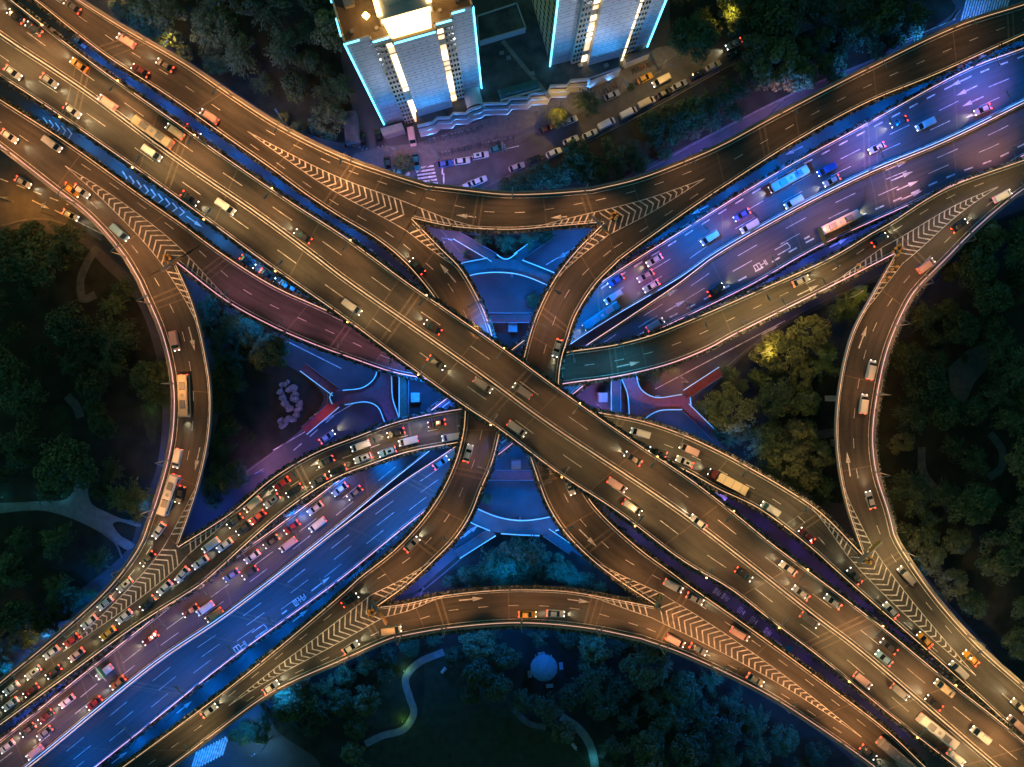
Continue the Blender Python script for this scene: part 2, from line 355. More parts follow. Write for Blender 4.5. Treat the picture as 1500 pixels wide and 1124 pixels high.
# ---------------------------------------------------------------- viaducts
class Deck:
    all = []
    def __init__(s, name, label, L, R, zs, n, phrase, ref, refpx, mat_=None, group=None, cat="viaduct"):
        s.name = name; s.phrase = phrase; s.ref = ref; s.refpx = refpx
        s.Lp = resample(spline(L), n); s.Rp = resample(spline(R), n); s.n = n
        s.z = []
        for i in range(n):
            t = i / (n - 1) * (len(zs) - 1); k = min(int(t), len(zs) - 2); u = t - k; u = u * u * (3 - 2 * u) if len(zs) > 2 else u
            s.z.append(zs[k] + (zs[k + 1] - zs[k]) * u)
        s.Lw = [W(p.x, p.y, z) for p, z in zip(s.Lp, s.z)]; s.Rw = [W(p.x, p.y, z) for p, z in zip(s.Rp, s.z)]
        c = [(a + b) / 2 for a, b in zip(s.Lw, s.Rw)]; s.c = c; s.cum = [0.0]
        for a, b in zip(c, c[1:]): s.cum.append(s.cum[-1] + (b - a).length)
        s.len = s.cum[-1]
        mid = c[n // 2]; s.org = Vector((mid.x, mid.y, 0))
        s.root = empty(name, s.org); tag(s.root, label, cat, group)
        s.inL = s._inward(s.Lw, s.Rw); s.inR = s._inward(s.Rw, s.Lw)
        b = MB(s.org)
        for i in range(n - 1):
            w0, w1 = s.cum[i] / 3.5, s.cum[i + 1] / 3.5
            p = [s.Lw[i], s.Rw[i], s.Rw[i + 1], s.Lw[i + 1]]; uv = [(0, w0), (1, w0), (1, w1), (0, w1)]
            nrm = (p[1] - p[0]).cross(p[3] - p[0]).z
            if nrm < 0: p.reverse(); uv.reverse()
            b.face(p, 0, uv)
            dn = lambda q, k: q + Vector((0, 0, -k))
            l0, l1, r0, r1 = s.Lw[i], s.Lw[i + 1], s.Rw[i], s.Rw[i + 1]
            b.face([l0, l1, dn(l1, .5), dn(l0, .5)], 1); b.face([r0, r1, dn(r1, .5), dn(r0, .5)], 1)
            a0, a1 = dn(l0.lerp(r0, .2), 1.7), dn(l1.lerp(r1, .2), 1.7); e0, e1 = dn(r0.lerp(l0, .2), 1.7), dn(r1.lerp(l1, .2), 1.7)
            b.face([dn(l0, .5), dn(l1, .5), a1, a0], 1); b.face([dn(r0, .5), dn(r1, .5), e1, e0], 1); b.face([a0, a1, e1, e0], 1)
        b.build("deck_slab", [mat_ or M_DECK, M_CONC], s.root, loc=(0, 0, 0))
        Deck.all.append(s)
    def _inward(s, A, B):
        out = []
        for i in range(len(A)):
            d = A[min(i + 1, len(A) - 1)] - A[max(i - 1, 0)]; d.z = 0; d.normalize(); v = Vector((-d.y, d.x, 0))
            w = B[i] - A[i]
            out.append(v if v.dot(w) > 0 else -v)
        return out
    def at(s, d):
        """station index (float) at distance d along the centreline"""
        d = min(max(d, 0), s.len); i = 0
        while i < s.n - 2 and s.cum[i + 1] < d: i += 1
        return i + (d - s.cum[i]) / max(s.cum[i + 1] - s.cum[i], 1e-6)
    def P(s, f, t, dz=0.0):
        f = min(max(f, 0), s.n - 1); i = min(int(f), s.n - 2); u = f - i
        l = s.Lw[i].lerp(s.Lw[i + 1], u); r = s.Rw[i].lerp(s.Rw[i + 1], u); p = l.lerp(r, t); p.z += dz; return p
    def width(s, f): return (s.P(f, 0) - s.P(f, 1)).length
    def tang(s, f):
        d = s.P(min(f + .3, s.n - 1), .5) - s.P(max(f - .3, 0), .5); d.normalize(); return d
    def find(s, px, py):
        """station and t under the photo pixel, or None"""
        for i in range(s.n - 1):
            q = [s.Lp[i], s.Rp[i], s.Rp[i + 1], s.Lp[i + 1]]
            if inpoly(px, py, q):
                best = None
                for k in range(13):
                    u = k / 12; l = s.Lp[i].lerp(s.Lp[i + 1], u); r = s.Rp[i].lerp(s.Rp[i + 1], u); d = r - l
                    t = ((px - l.x) * d.x + (py - l.y) * d.y) / max(d.length_squared, 1e-6); e = (l + d * t - Vector((px, py))).length
                    if best is None or e < best[0]: best = (e, i + u, t)
                return best[1], best[2]
        return None
    # ---- parts
    def line(s, b, f0, f1, t0, t1, w, dz=0.012, step=0.5):
        """painted strip from station f0 to f1 at across-position t0..t1"""
        n = max(1, int(abs(f1 - f0) / step)); A = []; B = []
        for k in range(n + 1):
            u = k / n; f = f0 + (f1 - f0) * u; t = t0 + (t1 - t0) * u; wd = max(s.width(f), .1); h = w / 2 / wd
            A.append(s.P(f, t - h, dz)); B.append(s.P(f, t + h, dz))
        s._strip(b, A, B)
    def _strip(s, b, A, B):
        for i in range(len(A) - 1):
            q = [A[i], B[i], B[i + 1], A[i + 1]]
            if (q[1] - q[0]).cross(q[3] - q[0]).z < 0: q.reverse()
            b.face(q)
    def dashes(s, b, d0, d1, tf, dash=2.6, gap=5.4, w=0.16, phase=0.0):
        d = d0 + phase
        while d + dash < d1:
            f0, f1 = s.at(d), s.at(d + dash); s.line(b, f0, f1, tf(f0), tf(f1), w); d += dash + gap
    def parapet(s, side, h=0.85, w=0.35, ledc="peach", wide=False, f0=0, f1=None, name="parapet", ledw=0.2):
        f1 = s.n - 1 if f1 is None else f1
        pts = (s.Lw if side == 'L' else s.Rw)[f0:f1 + 1]; ins = (s.inL if side == 'L' else s.inR)[f0:f1 + 1]
        b = MB(s.org); o = -0.75 if wide else 0.0
        if wide: prof = [(o, -0.45), (w, -0.45), (w, h), (0.12, h), (0.12, 0.42), (o + .28, 0.42), (o + .28, 1.0), (o, 1.0)]
        else: prof = [(0, -0.45), (w, -0.45), (w * .8, h), (w * .1, h)]
        b.sweep(pts, ins, prof); b.build(name, M_CONC, s.root, loc=(0, 0, 0))
        if ledc:
            b = MB(s.org); c = w * .5; b.sweep(pts, ins, [(c - ledw / 2, h + .02), (c + ledw / 2, h + .02), (c + ledw / 2, h + .14), (c - ledw / 2, h + .14)])
            b.build("light_strip", LED[ledc], s.root, loc=(0, 0, 0))
    def edge_line(s, b, side, off=0.9, f0=0, f1=None, w=0.16):
        f1 = s.n - 1 if f1 is None else f1; A = []; B = []
        for i in range(int(f0), int(f1) + 1):
            wd = max(s.width(i), .1); t = off / wd; h = w / 2 / wd; t = t if side == 'L' else 1 - t
            A.append(s.P(i, t - h, .012)); B.append(s.P(i, t + h, .012))
        s._strip(b, A, B)
    def joint(s, f, w=0.9, double=True):
        b = MB(s.org); wd = s.width(f)
        for o in ((-.75, .75) if double else (0,)):
            fa = s.at(s.dist(f) + o - .3 * w); fb = s.at(s.dist(f) + o + .3 * w)
            A = [s.P(fa, .05 + .9 * k / 8, .008) for k in range(9)]; B = [s.P(fb, .05 + .9 * k / 8, .008) for k in range(9)]
            s._strip(b, A, B)
        b.build("expansion_joint", M_CONC2, s.root, loc=(0, 0, 0))
    def dist(s, f):
        i = min(int(f), s.n - 2); return s.cum[i] + (s.cum[i + 1] - s.cum[i]) * (f - i)
    def arrow(s, px, py, sign, length=6.5):
        r = s.find(px, py)
        if not r: print("arrow off deck", s.name, px, py); return
        f, t = r; p = s.P(f, t, .014); d = s.tang(f) * sign; arrow_mesh(p, d, s.root, s.org, length)
    def hedge(s, side, label, f0=0, f1=None, off=-0.55):
        f1 = s.n - 1 if f1 is None else f1
        pts = (s.Lw if side == 'L' else s.Rw)[int(f0):int(f1) + 1]; ins = (s.inL if side == 'L' else s.inR)[int(f0):int(f1) + 1]
        hedge_along(pts, ins, off, label)
    def piers(s, every=34.0, d0=17.0):
        d = d0
        while d < s.len - 6:
            f = s.at(d); p = s.P(f, .5); ok = True
            for o in Deck.all:
                if o is s: continue
                k = FPX / (CAM_H - 0); 
                q = o.find_world(p)
                if q is not None and q < p.z - 1: ok = False
            if ok:
                b = MB(s.org); hd = s.z[int(f)] - 1.7; ang = math.atan2(s.tang(f).y, s.tang(f).x)
                b.box((p.x, p.y, 0), 1.8, 2.4, hd - 1.4, ang); b.box((p.x, p.y, hd - 1.4), 1.9, min(s.width(f) * .6, 9), 1.398, ang)
                b.build("pier", M_CONC, s.root, loc=(0, 0, 0))
            d += every
    def find_world(s, p, grow=1.0):
        for i in range(0, s.n - 1):
            a, b2 = s.Lw[i], s.Rw[i + 1]
            if abs(a.x - p.x) > 40 or abs(a.y - p.y) > 40: continue
            if inpoly(p.x, p.y, [s.Lw[i], s.Rw[i], s.Rw[i + 1], s.Lw[i + 1]]): return s.z[i]
        return None

def arrow_mesh(p, d, parent, org, length=6.5, name="direction_arrow"):
    d = Vector(d); d.normalize(); n = Vector((-d.y, d.x, 0)); b = MB(org); a = p - d * length / 2; h = p + d * length * .12; e = p + d * length / 2
    def up(q):
        return q if (q[1] - q[0]).cross(q[2] - q[0]).z > 0 else list(reversed(q))
    b.face(up([a - n * .16, a + n * .16, h + n * .16, h - n * .16])); b.face(up([h - n * .62 - d * .4, h + n * .62 - d * .4, e]))
    if parent: return b.build(name, M_PAINT, parent, loc=(0, 0, 0))
    return b.build(name, M_PAINT)

HEDGE_N = 0
def hedge_along(pts, ins, off, label, dens=7.0, lift=0.55):
    """clipped planter hedge hung along a parapet: trough plus ragged leaves"""
    global HEDGE_N
    org = Vector((pts[len(pts) // 2].x, pts[len(pts) // 2].y, pts[len(pts) // 2].z)); r = empty("planter_hedge", org)
    tag(r, label, "hedge", "planter hedges hung along the viaduct edges")
    b = MB(org); b.sweep(pts, ins, [(off - .3, 0.0), (off + .3, 0.0), (off + .36, .45), (off - .36, .45)]); b.build("planter_trough", M_CONC, r, loc=(0, 0, 0))
    b = MB(org); rnd = random.Random(HEDGE_N); HEDGE_N += 1
    for i in range(len(pts) - 1):
        L = (pts[i + 1] - pts[i]).length
        for k in range(int(L * dens)):
            u = rnd.random(); p = pts[i].lerp(pts[i + 1], u) + ins[i] * (off + rnd.gauss(0, .28)) + Vector((0, 0, lift + abs(rnd.gauss(0, .3))))
            a = Vector((rnd.gauss(0, 1), rnd.gauss(0, 1), rnd.gauss(0, 1))).normalized(); c = a.orthogonal().normalized() * rnd.uniform(.14, .3); e = a.cross(c.normalized()) * rnd.uniform(.14, .34)
            b.face([p - c - e, p + c - e, p + c + e, p - c + e])
    b.build("leaves", M_HEDGE, r, loc=(0, 0, 0))

A_U = [(-40, -45), (17, 0), (137, 93), (267, 185), (320, 223), (433, 300), (500, 343), (543, 374), (600, 416), (676, 468), (754, 522), (800, 556), (880, 613), (940, 654), (1012, 702), (1083, 757), (1123, 790), (1200, 848), (1287, 914), (1380, 990), (1457, 1050), (1500, 1086), (1560, 1135)]
A_L = [(-60, 68), (0, 112), (48, 143), (213, 257), (300, 320), (373, 374), (450, 428), (500, 463), (583, 525), (680, 595), (733, 630), (820, 695), (903, 749), (1000, 822), (1068, 862), (1130, 910), (1200, 963), (1300, 1045), (1400, 1124), (1450, 1165)]
E_U = [(1560, 40), (1500, 70), (1420, 100), (1267, 182), (1130, 257), (1000, 337), (888, 408), (740, 519), (640, 594), (430, 753), (287, 857), (133, 978), (0, 1084), (-60, 1130)]
E_M1 = [(1560, 118), (1500, 148), (1380, 207), (1280, 248), (1187, 293), (1043, 374), (1000, 405), (900, 464), (833, 507), (740, 577), (634, 658), (576, 704), (500, 768), (333, 898), (233, 966), (43, 1120), (0, 1152), (-40, 1180)]
E_M2 = [(1560, 120), (1500, 150), (1380, 209), (1280, 250), (1187, 295), (1043, 377), (1000, 410), (900, 478), (856, 507), (760, 580), (666, 654), (594, 702), (500, 771), (333, 900), (233, 968), (43, 1122), (0, 1154), (-40, 1182)]
E_Lo = [(1560, 205), (1500, 228), (1467, 247), (1400, 270), (1327, 303), (1197, 363), (1100, 418), (1000, 467), (950, 492), (754, 648), (600, 767), (500, 848), (333, 970), (217, 1063), (140, 1124), (60, 1186)]
D = {}
def deck(key, *a, **k): D[key] = Deck(*a, **k); return D[key]
deck("A", "flyover", "topmost straight flyover crossing the whole interchange diagonally above every other road", A_U, A_L, [25, 25], 90, "straight topmost flyover", "upper left corner", (0, 80))
deck("EU", "highway_viaduct", "blue and purple lit carriageway running under the crossing beside the long queue of cars", E_U, E_M1, [7, 7], 80, "blue lit low carriageway", "upper right corner", (1500, 100), mat_=M_DECKE)
deck("EL", "highway_viaduct", "low carriageway with painted lane lettering, brownish at one end and deep blue at the other", E_M2, E_Lo, [7, 7], 80, "lettered low carriageway", "upper right corner", (1500, 200), mat_=M_DECKE)
RAMP = "merging ramp decks"
deck("BNW", "ramp_viaduct", "straight ramp deck passing the lamp-lit grove beside the topmost flyover", [(60, -36), (115, 0), (182, 42), (270, 93), (347, 145), (413, 187), (500, 230), (560, 252), (626, 273)], [(-5, -36), (50, 0), (100, 40), (157, 84), (233, 133), (277, 163), (333, 203), (400, 250), (450, 287), (500, 320), (531, 338), (556, 354), (578, 371)], [23, 18], 40, "ramp beside the grove", "chevron nose", (604, 321))
deck("BNE", "ramp_viaduct", "dark empty ramp deck between the tree strip and the blue carriageway", [(1560, -18), (1500, 7), (1407, 37), (1267, 103), (1133, 172), (1057, 213), (1000, 238), (933, 263), (866, 279)], [(1560, 26), (1500, 52), (1367, 112), (1267, 153), (1167, 207), (1067, 270), (1000, 315), (927, 367), (906, 383)], [9, 14], 44, "dark empty ramp", "chevron nose", (884, 327))
deck("BSW", "ramp_viaduct", "ramp deck splitting at a chevron nose above the striped crossing and park trees", [(60, 1208), (120, 1165), (180, 1122), (267, 1058), (350, 995), (500, 870), (527, 845)], [(150, 1190), (200, 1158), (263, 1113), (320, 1070), (400, 1013), (500, 967), (557, 941), (578, 933)], [9, 14], 36, "ramp above the striped crossing", "chevron nose", (553, 888))
deck("BSE", "ramp_viaduct", "ramp deck with a very long chevron beside the violet slot of road lettering", [(1410, 1168), (1357, 1124), (1300, 1070), (1213, 1003), (1100, 920), (1000, 850), (987, 840)], [(1330, 1163), (1267, 1113), (1187, 1057), (1117, 1013), (1000, 957), (938, 935)], [23, 18], 34, "ramp with longest chevron", "chevron nose", (963, 888))
deck("DNW", "ramp_viaduct", "ramp deck splitting beside the orange lit road corner", [(-60, 105), (0, 145), (97, 207), (217, 293), (270, 330), (302, 354)], [(-60, 168), (0, 213), (77, 273), (133, 317), (183, 374), (206, 412)], [21, 15], 28, "ramp by the orange corner", "chevron nose", (258, 384))
deck("DSW", "ramp_viaduct", "ramp deck where two queues of waiting cars merge along a chevron", [(-60, 1052), (0, 1000), (100, 917), (167, 853), (207, 797), (220, 763)], [(-60, 1108), (0, 1063), (100, 990), (200, 917), (300, 853), (308, 846)], [9, 11], 28, "jammed merging ramp", "chevron nose", (262, 800))
deck("DNE", "ramp_viaduct", "short merging ramp deck with yellow drums on its chevron", [(1560, 210), (1500, 234), (1383, 277), (1300, 328), (1275, 342)], [(1560, 245), (1500, 277), (1457, 310), (1413, 350), (1390, 374), (1350, 414)], [9, 11], 26, "ramp with yellow drums", "chevron nose", (1309, 373))
deck("DSE", "ramp_viaduct", "ramp deck splitting beside the dark wood and the topmost flyover", [(1560, 1062), (1500, 1007), (1433, 947), (1367, 873), (1317, 800), (1308, 782)], [(1560, 1137), (1500, 1083), (1417, 1007), (1350, 947), (1273, 880), (1218, 831)], [21, 15], 30, "ramp beside the dark wood", "chevron nose", (1262, 811))
deck("TOP", "ramp_viaduct", "curved ramp deck bending past the two towers and their street", [(626, 273), (680, 279), (740, 285), (800, 284), (866, 279)], [(604, 321), (660, 333), (747, 338), (813, 333), (884, 327)], [18, 16, 14], 26, "curve below the towers", "towers end", (604, 290))
deck("BOT", "ramp_viaduct", "curved ramp deck bending past the round pavilion and park lawn", [(553, 888), (595, 883), (637, 873), (700, 865), (767, 862), (833, 865), (893, 875), (963, 888)], [(578, 933), (653, 920), (760, 912), (863, 920), (938, 935)], [14, 16, 18], 34, "curve above the round pavilion", "striped crossing end", (553, 900))
deck("LEFT", "ramp_viaduct", "curved ramp deck between the dark park with pale paths and the rockery garden", [(206, 412), (240, 492), (255, 562), (255, 625), (247, 675), (230, 735), (220, 763)], [(258, 384), (283, 442), (300, 508), (310, 575), (307, 642), (293, 708), (280, 750), (262, 800)], [15, 13, 11], 40, "curve by the rockery garden", "top of the curve", (230, 400))
deck("RIGHT", "ramp_viaduct", "curved ramp deck with thin lamp posts leaning over the dark wood", [(1350, 414), (1333, 435), (1300, 508), (1283, 582), (1277, 642), (1283, 695), (1300, 749), (1308, 782)], [(1309, 373), (1280, 425), (1247, 488), (1230, 555), (1223, 622), (1227, 682), (1240, 745), (1262, 811)], [11, 13, 15], 42, "curve along the dark wood", "top of the curve", (1330, 390))
deck("VL", "ramp_viaduct", "bowed ramp deck left of the two blue plazas, passing under the topmost flyover", [(578, 371), (600, 392), (636, 436), (656, 470), (670, 510), (678, 555), (681, 600), (676, 645), (658, 698), (630, 746), (583, 800), (527, 845)], [(604, 321), (648, 366), (674, 392), (696, 428), (712, 462), (722, 494), (734, 550), (738, 600), (731, 640), (720, 682), (706, 714), (690, 754), (668, 788), (640, 817), (600, 854), (553, 888)], [18, 19, 14], 64, "ramp left of the plazas", "towers end", (604, 340))
deck("VR", "ramp_viaduct", "bowed ramp deck right of the two blue plazas, passing under the topmost flyover", [(884, 327), (840, 372), (810, 412), (786, 460), (774, 496), (764, 540), (761, 590), (765, 630), (774, 662), (786, 698), (802, 740), (826, 778), (860, 814), (900, 846), (963, 888)], [(906, 383), (870, 420), (842, 466), (832, 496), (822, 530), (818, 580), (823, 630), (835, 670), (858, 722), (880, 751), (933, 800), (987, 840)], [14, 19, 18], 64, "ramp right of the plazas", "towers end", (884, 340))
deck("HU", "ramp_viaduct", "long sagging ramp deck, violet then teal where it dips under the topmost flyover", [(302, 354), (330, 374), (400, 418), (497, 463), (560, 500), (620, 524), (690, 539), (735, 542), (780, 534), (828, 516), (860, 511), (900, 505), (950, 492), (1000, 473), (1100, 430), (1220, 375), (1275, 342)], [(258, 384), (333, 442), (400, 479), (460, 505), (520, 527), (576, 546), (624, 556), (680, 575), (730, 583), (775, 577), (821, 564), (900, 553), (980, 534), (1040, 510), (1067, 495), (1133, 462), (1213, 422), (1309, 373)], [15, 13, 11], 90, "sagging violet and teal ramp", "yellow drums", (1309, 360))
deck("HD", "ramp_viaduct", "long arched ramp deck carrying the traffic jam beneath the topmost flyover", [(262, 800), (340, 750), (400, 700), (460, 664), (520, 640), (580, 618), (636, 605), (678, 598), (720, 591), (775, 588), (830, 594), (874, 603), (940, 616), (1000, 636), (1060, 664), (1100, 686), (1150, 715), (1200, 749), (1262, 811)], [(308, 846), (417, 750), (490, 702), (540, 682), (600, 662), (670, 649), (720, 640), (780, 636), (840, 640), (900, 653), (950, 668), (1000, 688), (1050, 716), (1110, 745), (1187, 803), (1218, 831)], [11, 13, 15], 90, "arched ramp with the jam", "jammed merging ramp", (290, 825))

# ---- trunk markings with chevron zones
def trunk(key, tip, nose, toward_nose, rows, z=3.4):
    d = D[key]; n = d.n; b = MB(d.org)
    tr = d.find(*tip); ft, tt = tr if tr else (n * .3, .5)
    ln, rn = d.Lp[-1], d.Rp[-1]; v = rn - ln; tn = ((nose[0] - ln.x) * v.x + (nose[1] - ln.y) * v.y) / v.length_squared
    d.ft, d.tt, d.tn = ft, tt, tn
    def tc(f): return tt + (tn - tt) * (f - ft) / (n - 1 - ft)
    def hw(f): return z * max(0, (f - ft) / (n - 1 - ft)) / d.width(f)
    m = int((n - 1 - ft) * 2)
    for sg in (-1, 1):
        A = []; B = []
        for k in range(m + 1):
            f = ft + (n - 1 - ft) * k / m; h = .09 / d.width(f); t = tc(f) + sg * hw(f); A.append(d.P(f, t - h, .012)); B.append(d.P(f, t + h, .012))
        d._strip(b, A, B)
    dd = d.dist(ft) + 5
    while dd < d.len - .6:
        f = d.at(dd); w = hw(f) * d.width(f)
        if w > .35:
            fa, fb = dd, dd
            back = w * .8 * (-1 if toward_nose else 1)
            for sg in (-1, 1):
                A = []; B = []
                for k in range(5):
                    u = k / 4; q = dd + back * u
                    for o, dst in ((-.21, A), (.21, B)):
                        fq = d.at(min(q + o, d.len)); dst.append(d.P(fq, tc(fq) + sg * hw(fq) * u, .013))
                d._strip(b, A, B)
        dd += 1.75
    d.edge_line(b, 'L'); d.edge_line(b, 'R')
    d.dashes(b, 2, d.dist(ft) - 3, lambda f: .5 + (tt * .5 - .5) * 0)
    for (ta, tb) in rows:
        d.dashes(b, d.dist(ft) + 3, d.len, lambda f: (tc(f) - hw(f)) * .5 if ta < 0 else (1 + tc(f) + hw(f)) * .5)
    b.build("lane_markings", M_PAINT, d.root, loc=(0, 0, 0))
for key, tip, nose, tw in (("BNW", (363, 193), (604, 321), True), ("BNE", (1032, 262), (884, 327), False), ("DNW", (95, 243), (258, 384), False), ("DSW", (92, 955), (262, 800), True),
                           ("DNE", (1462, 274), (1309, 373), True), ("DSE", (1430, 990), (1262, 811), False), ("BSW", (335, 1034), (553, 888), False), ("BSE", (1262, 1080), (963, 888), True)):
    trunk(key, tip, nose, tw, [(-1, 0), (1, 0)])

# ---- ramp markings: wedge of stripes at each end along the inner edge
def ramp(key, ends, z=3.4, wl=17.0):
    """ends: (side of wedge at start, at end)"""
    d = D[key]; b = MB(d.org); zone = {}
    for e, side in enumerate(ends):
        for k in range(2):
            pass
        sgn = 1 if side == 'L' else -1
        def tv(x, side=side, d=d):  # across-position x metres in from the wedge side
            return lambda f: x / d.width(f) if side == 'L' else 1 - x / d.width(f)
        dist = (lambda s_: s_) if e == 0 else (lambda s_: d.len - s_)
        wid = lambda s_: .45 + (z - .45) * max(0, 1 - s_ / wl) ** .9
        A = []; B = []
        for k in range(15):
            q = wl * k / 14; f = d.at(dist(q)); A.append(d.P(f, tv(wid(q) - .09)(f), .012)); B.append(d.P(f, tv(wid(q) + .09)(f), .012))
        d._strip(b, A, B)
        q = 1.2
        while q < wl - 2.5:
            A = []; B = []
            for u in (0, 1):
                x = .5 + (wid(q + u * .8) - .5) * u
                for o, dst in ((-.2, A), (.2, B)):
                    f = d.at(dist(max(0, q + o + (1 - u) * wid(q) * .55))); dst.append(d.P(f, tv(x)(f), .013))
            d._strip(b, A, B); q += 1.75
    d.edge_line(b, 'L'); d.edge_line(b, 'R')
    def tmid(f):
        q = d.dist(f); t = .5
        for e, side in enumerate(ends):
            s_ = q if e == 0 else d.len - q
            h = z * max(0, 1 - s_ / wl) / d.width(f) / 2
            t += h if side == 'L' else -h
        return t
    d.dashes(b, 1, d.len, tmid)
    b.build("lane_markings", M_PAINT, d.root, loc=(0, 0, 0))
ramp("TOP", ('R', 'R')); ramp("BOT", ('L', 'L')); ramp("LEFT", ('R', 'R')); ramp("RIGHT", ('R', 'R'))
ramp("VL", ('R', 'R')); ramp("VR", ('L', 'L')); ramp("HU", ('R', 'R')); ramp("HD", ('L', 'L'))

# ---- A and E markings
def main_marks(key, rows, dash=6.0, gap=9.0, thick=None):
    d = D[key]; b = MB(d.org); d.edge_line(b, 'L', .7); d.edge_line(b, 'R', .7)
    for i, t in enumerate(rows): d.dashes(b, 2, d.len, (lambda t: lambda f: t)(t), dash, gap, .17, phase=i * 3.0)
    if thick:
        for t in thick: d.dashes(b, 1, d.len * .55, (lambda t: lambda f: t)(t), 2.6, 2.8, .42)
    return d, b
A_MED = [(-50, 12), (0, 50), (123, 132), (260, 233), (373, 310), (460, 374), (500, 405), (600, 475), (703, 547), (800, 618), (1000, 752), (1200, 907), (1253, 947), (1460, 1124), (1505, 1160)]
d, b = main_marks("A", [])
medw = wline(A_MED, 25.0, 140); medn = normals2d(medw)
for o in (-.75, .75):
    b.quadstrip([p + n * (o - .08) + Vector((0, 0, .012)) for p, n in zip(medw, medn)], [p + n * (o + .08) + Vector((0, 0, .012)) for p, n in zip(medw, medn)])
tm = [.5] * d.n
_ms = resample(spline(A_MED), 400)
for i in range(d.n):
    l, r = d.Lp[i], d.Rp[i]; v = r - l; be = 1e9
    for q in _ms:
        t = ((q.x - l.x) * v.x + (q.y - l.y) * v.y) / v.length_squared; e = (l + v * t - q).length
        if e < be: be = e; tm[i] = t
def tmf(f): i = min(int(f), len(tm) - 2); return tm[i] + (tm[i + 1] - tm[i]) * (f - i)
d.dashes(b, 3, d.len, lambda f: tmf(f) * .5, 5.8, 9.2, .17); d.dashes(b, 9, d.len, lambda f: (1 + tmf(f)) * .5, 5.8, 9.2, .17)
b.build("lane_markings", M_PAINT, d.root, loc=(0, 0, 0))
b = MB(d.org); b.sweep(medw, medn, [(-.28, 0), (.28, 0), (.12, .85), (-.12, .85)]); b.build("median_barrier", M_CONC, d.root, loc=(0, 0, 0))
b = MB(d.org); b.sweep(medw, medn, [(-.09, .87), (.09, .87), (.09, .97), (-.09, .97)]); b.build("light_strip", led("median", (1, .55, .28), 0.6), d.root, loc=(0, 0, 0))
d, b = main_marks("EU", [.46, .72], thick=[.15]); b.build("lane_markings", M_PAINT, d.root, loc=(0, 0, 0))
d, b = main_marks("EL", [.28, .53], thick=[.78])
d.dashes(b, d.len * .55, d.len, lambda f: .72, 6, 9, .17); b.build("lane_markings", M_PAINT, d.root, loc=(0, 0, 0))

# ---- parapets and light strips
for k, (cl, cr) in {"A": ("peach", "peach"), "EU": ("peach", "blue"), "EL": ("peach", "pink"), "BNW": ("", "gold"), "BNE": ("", "gold"), "BSW": ("gold", ""), "BSE": ("gold", ""), "DNW": ("gold", ""), "DSW": ("", "gold"),
                    "DNE": ("gold", ""), "DSE": ("", "gold"), "TOP": ("", "faint"), "BOT": ("faint", ""), "LEFT": ("", "faint"), "RIGHT": ("", "faint"), "VL": ("gold", "gold"), "VR": ("gold", "gold"), "HU": ("gold", "pink"), "HD": ("peach", "gold")}.items():
    d = D[k]
    for side, c in (('L', cl), ('R', cr)):
        if c: d.parapet(side, ledc=c, ledw=.2 if k in ("EU", "EL", "HU") else .15)
        else: d.parapet(side, ledc="rose" if k in ("BOT", "BSW", "BSE") else ("violet" if k in ("DNW", "RIGHT", "DNE", "LEFT") else "peach"), wide=True, ledw=.12)
for k, side, lab in (("A", 'L', "ragged planter hedge along the topmost flyover edge facing the towers"), ("A", 'R', "ragged planter hedge along the topmost flyover edge facing the round pavilion"),
                     ("EU", 'L', "planter hedge along the blue carriageway edge nearest the dark empty ramp"), ("EL", 'R', "planter hedge along the pink lit edge of the lettered low carriageway"),
                     ("BNW", 'R', "planter hedge on the grove ramp edge facing the topmost flyover"), ("BNE", 'R', "planter hedge on the dark empty ramp edge facing the blue carriageway"), ("BSW", 'L', "planter hedge on the striped crossing ramp edge facing the deep blue carriageway"),
                     ("BSE", 'L', "planter hedge on the longest chevron ramp edge facing the violet slot"), ("DNW", 'L', "planter hedge on the orange corner ramp edge facing the topmost flyover"), ("DSW", 'R', "planter hedge on the jammed merging ramp edge facing the blue slot"),
                     ("DNE", 'L', "planter hedge on the yellow drum ramp edge facing the lettered carriageway"), ("DSE", 'R', "planter hedge on the dark wood ramp edge facing the topmost flyover"), ("TOP", 'R', "planter hedge on the inside of the curve below the towers"),
                     ("BOT", 'L', "planter hedge on the inside of the curve above the round pavilion"), ("BOT", 'R', "planter hedge on the outside of the curve above the round pavilion"), ("RIGHT", 'L', "planter hedge on the outside of the curve along the dark wood"),
                     ("VL", 'L', "planter hedge on the outer side of the ramp left of the plazas"), ("VL", 'R', "planter hedge on the plaza side of the ramp left of the plazas"),
                     ("VR", 'L', "planter hedge on the plaza side of the ramp right of the plazas"), ("VR", 'R', "planter hedge on the outer side of the ramp right of the plazas"), ("HU", 'L', "planter hedge on the upper side of the sagging violet and teal ramp"),
                     ("HU", 'R', "planter hedge on the lower side of the sagging violet and teal ramp"), ("HD", 'L', "planter hedge on the upper side of the arched jam ramp"), ("HD", 'R', "planter hedge on the lower side of the arched jam ramp")):
    D[k].hedge(side, lab, off=-1.15 if (k in ("BOT", "RIGHT") and side in "RL" and not (k == "BOT" and side == 'L')) else -.5)
for k in D: D[k].piers()
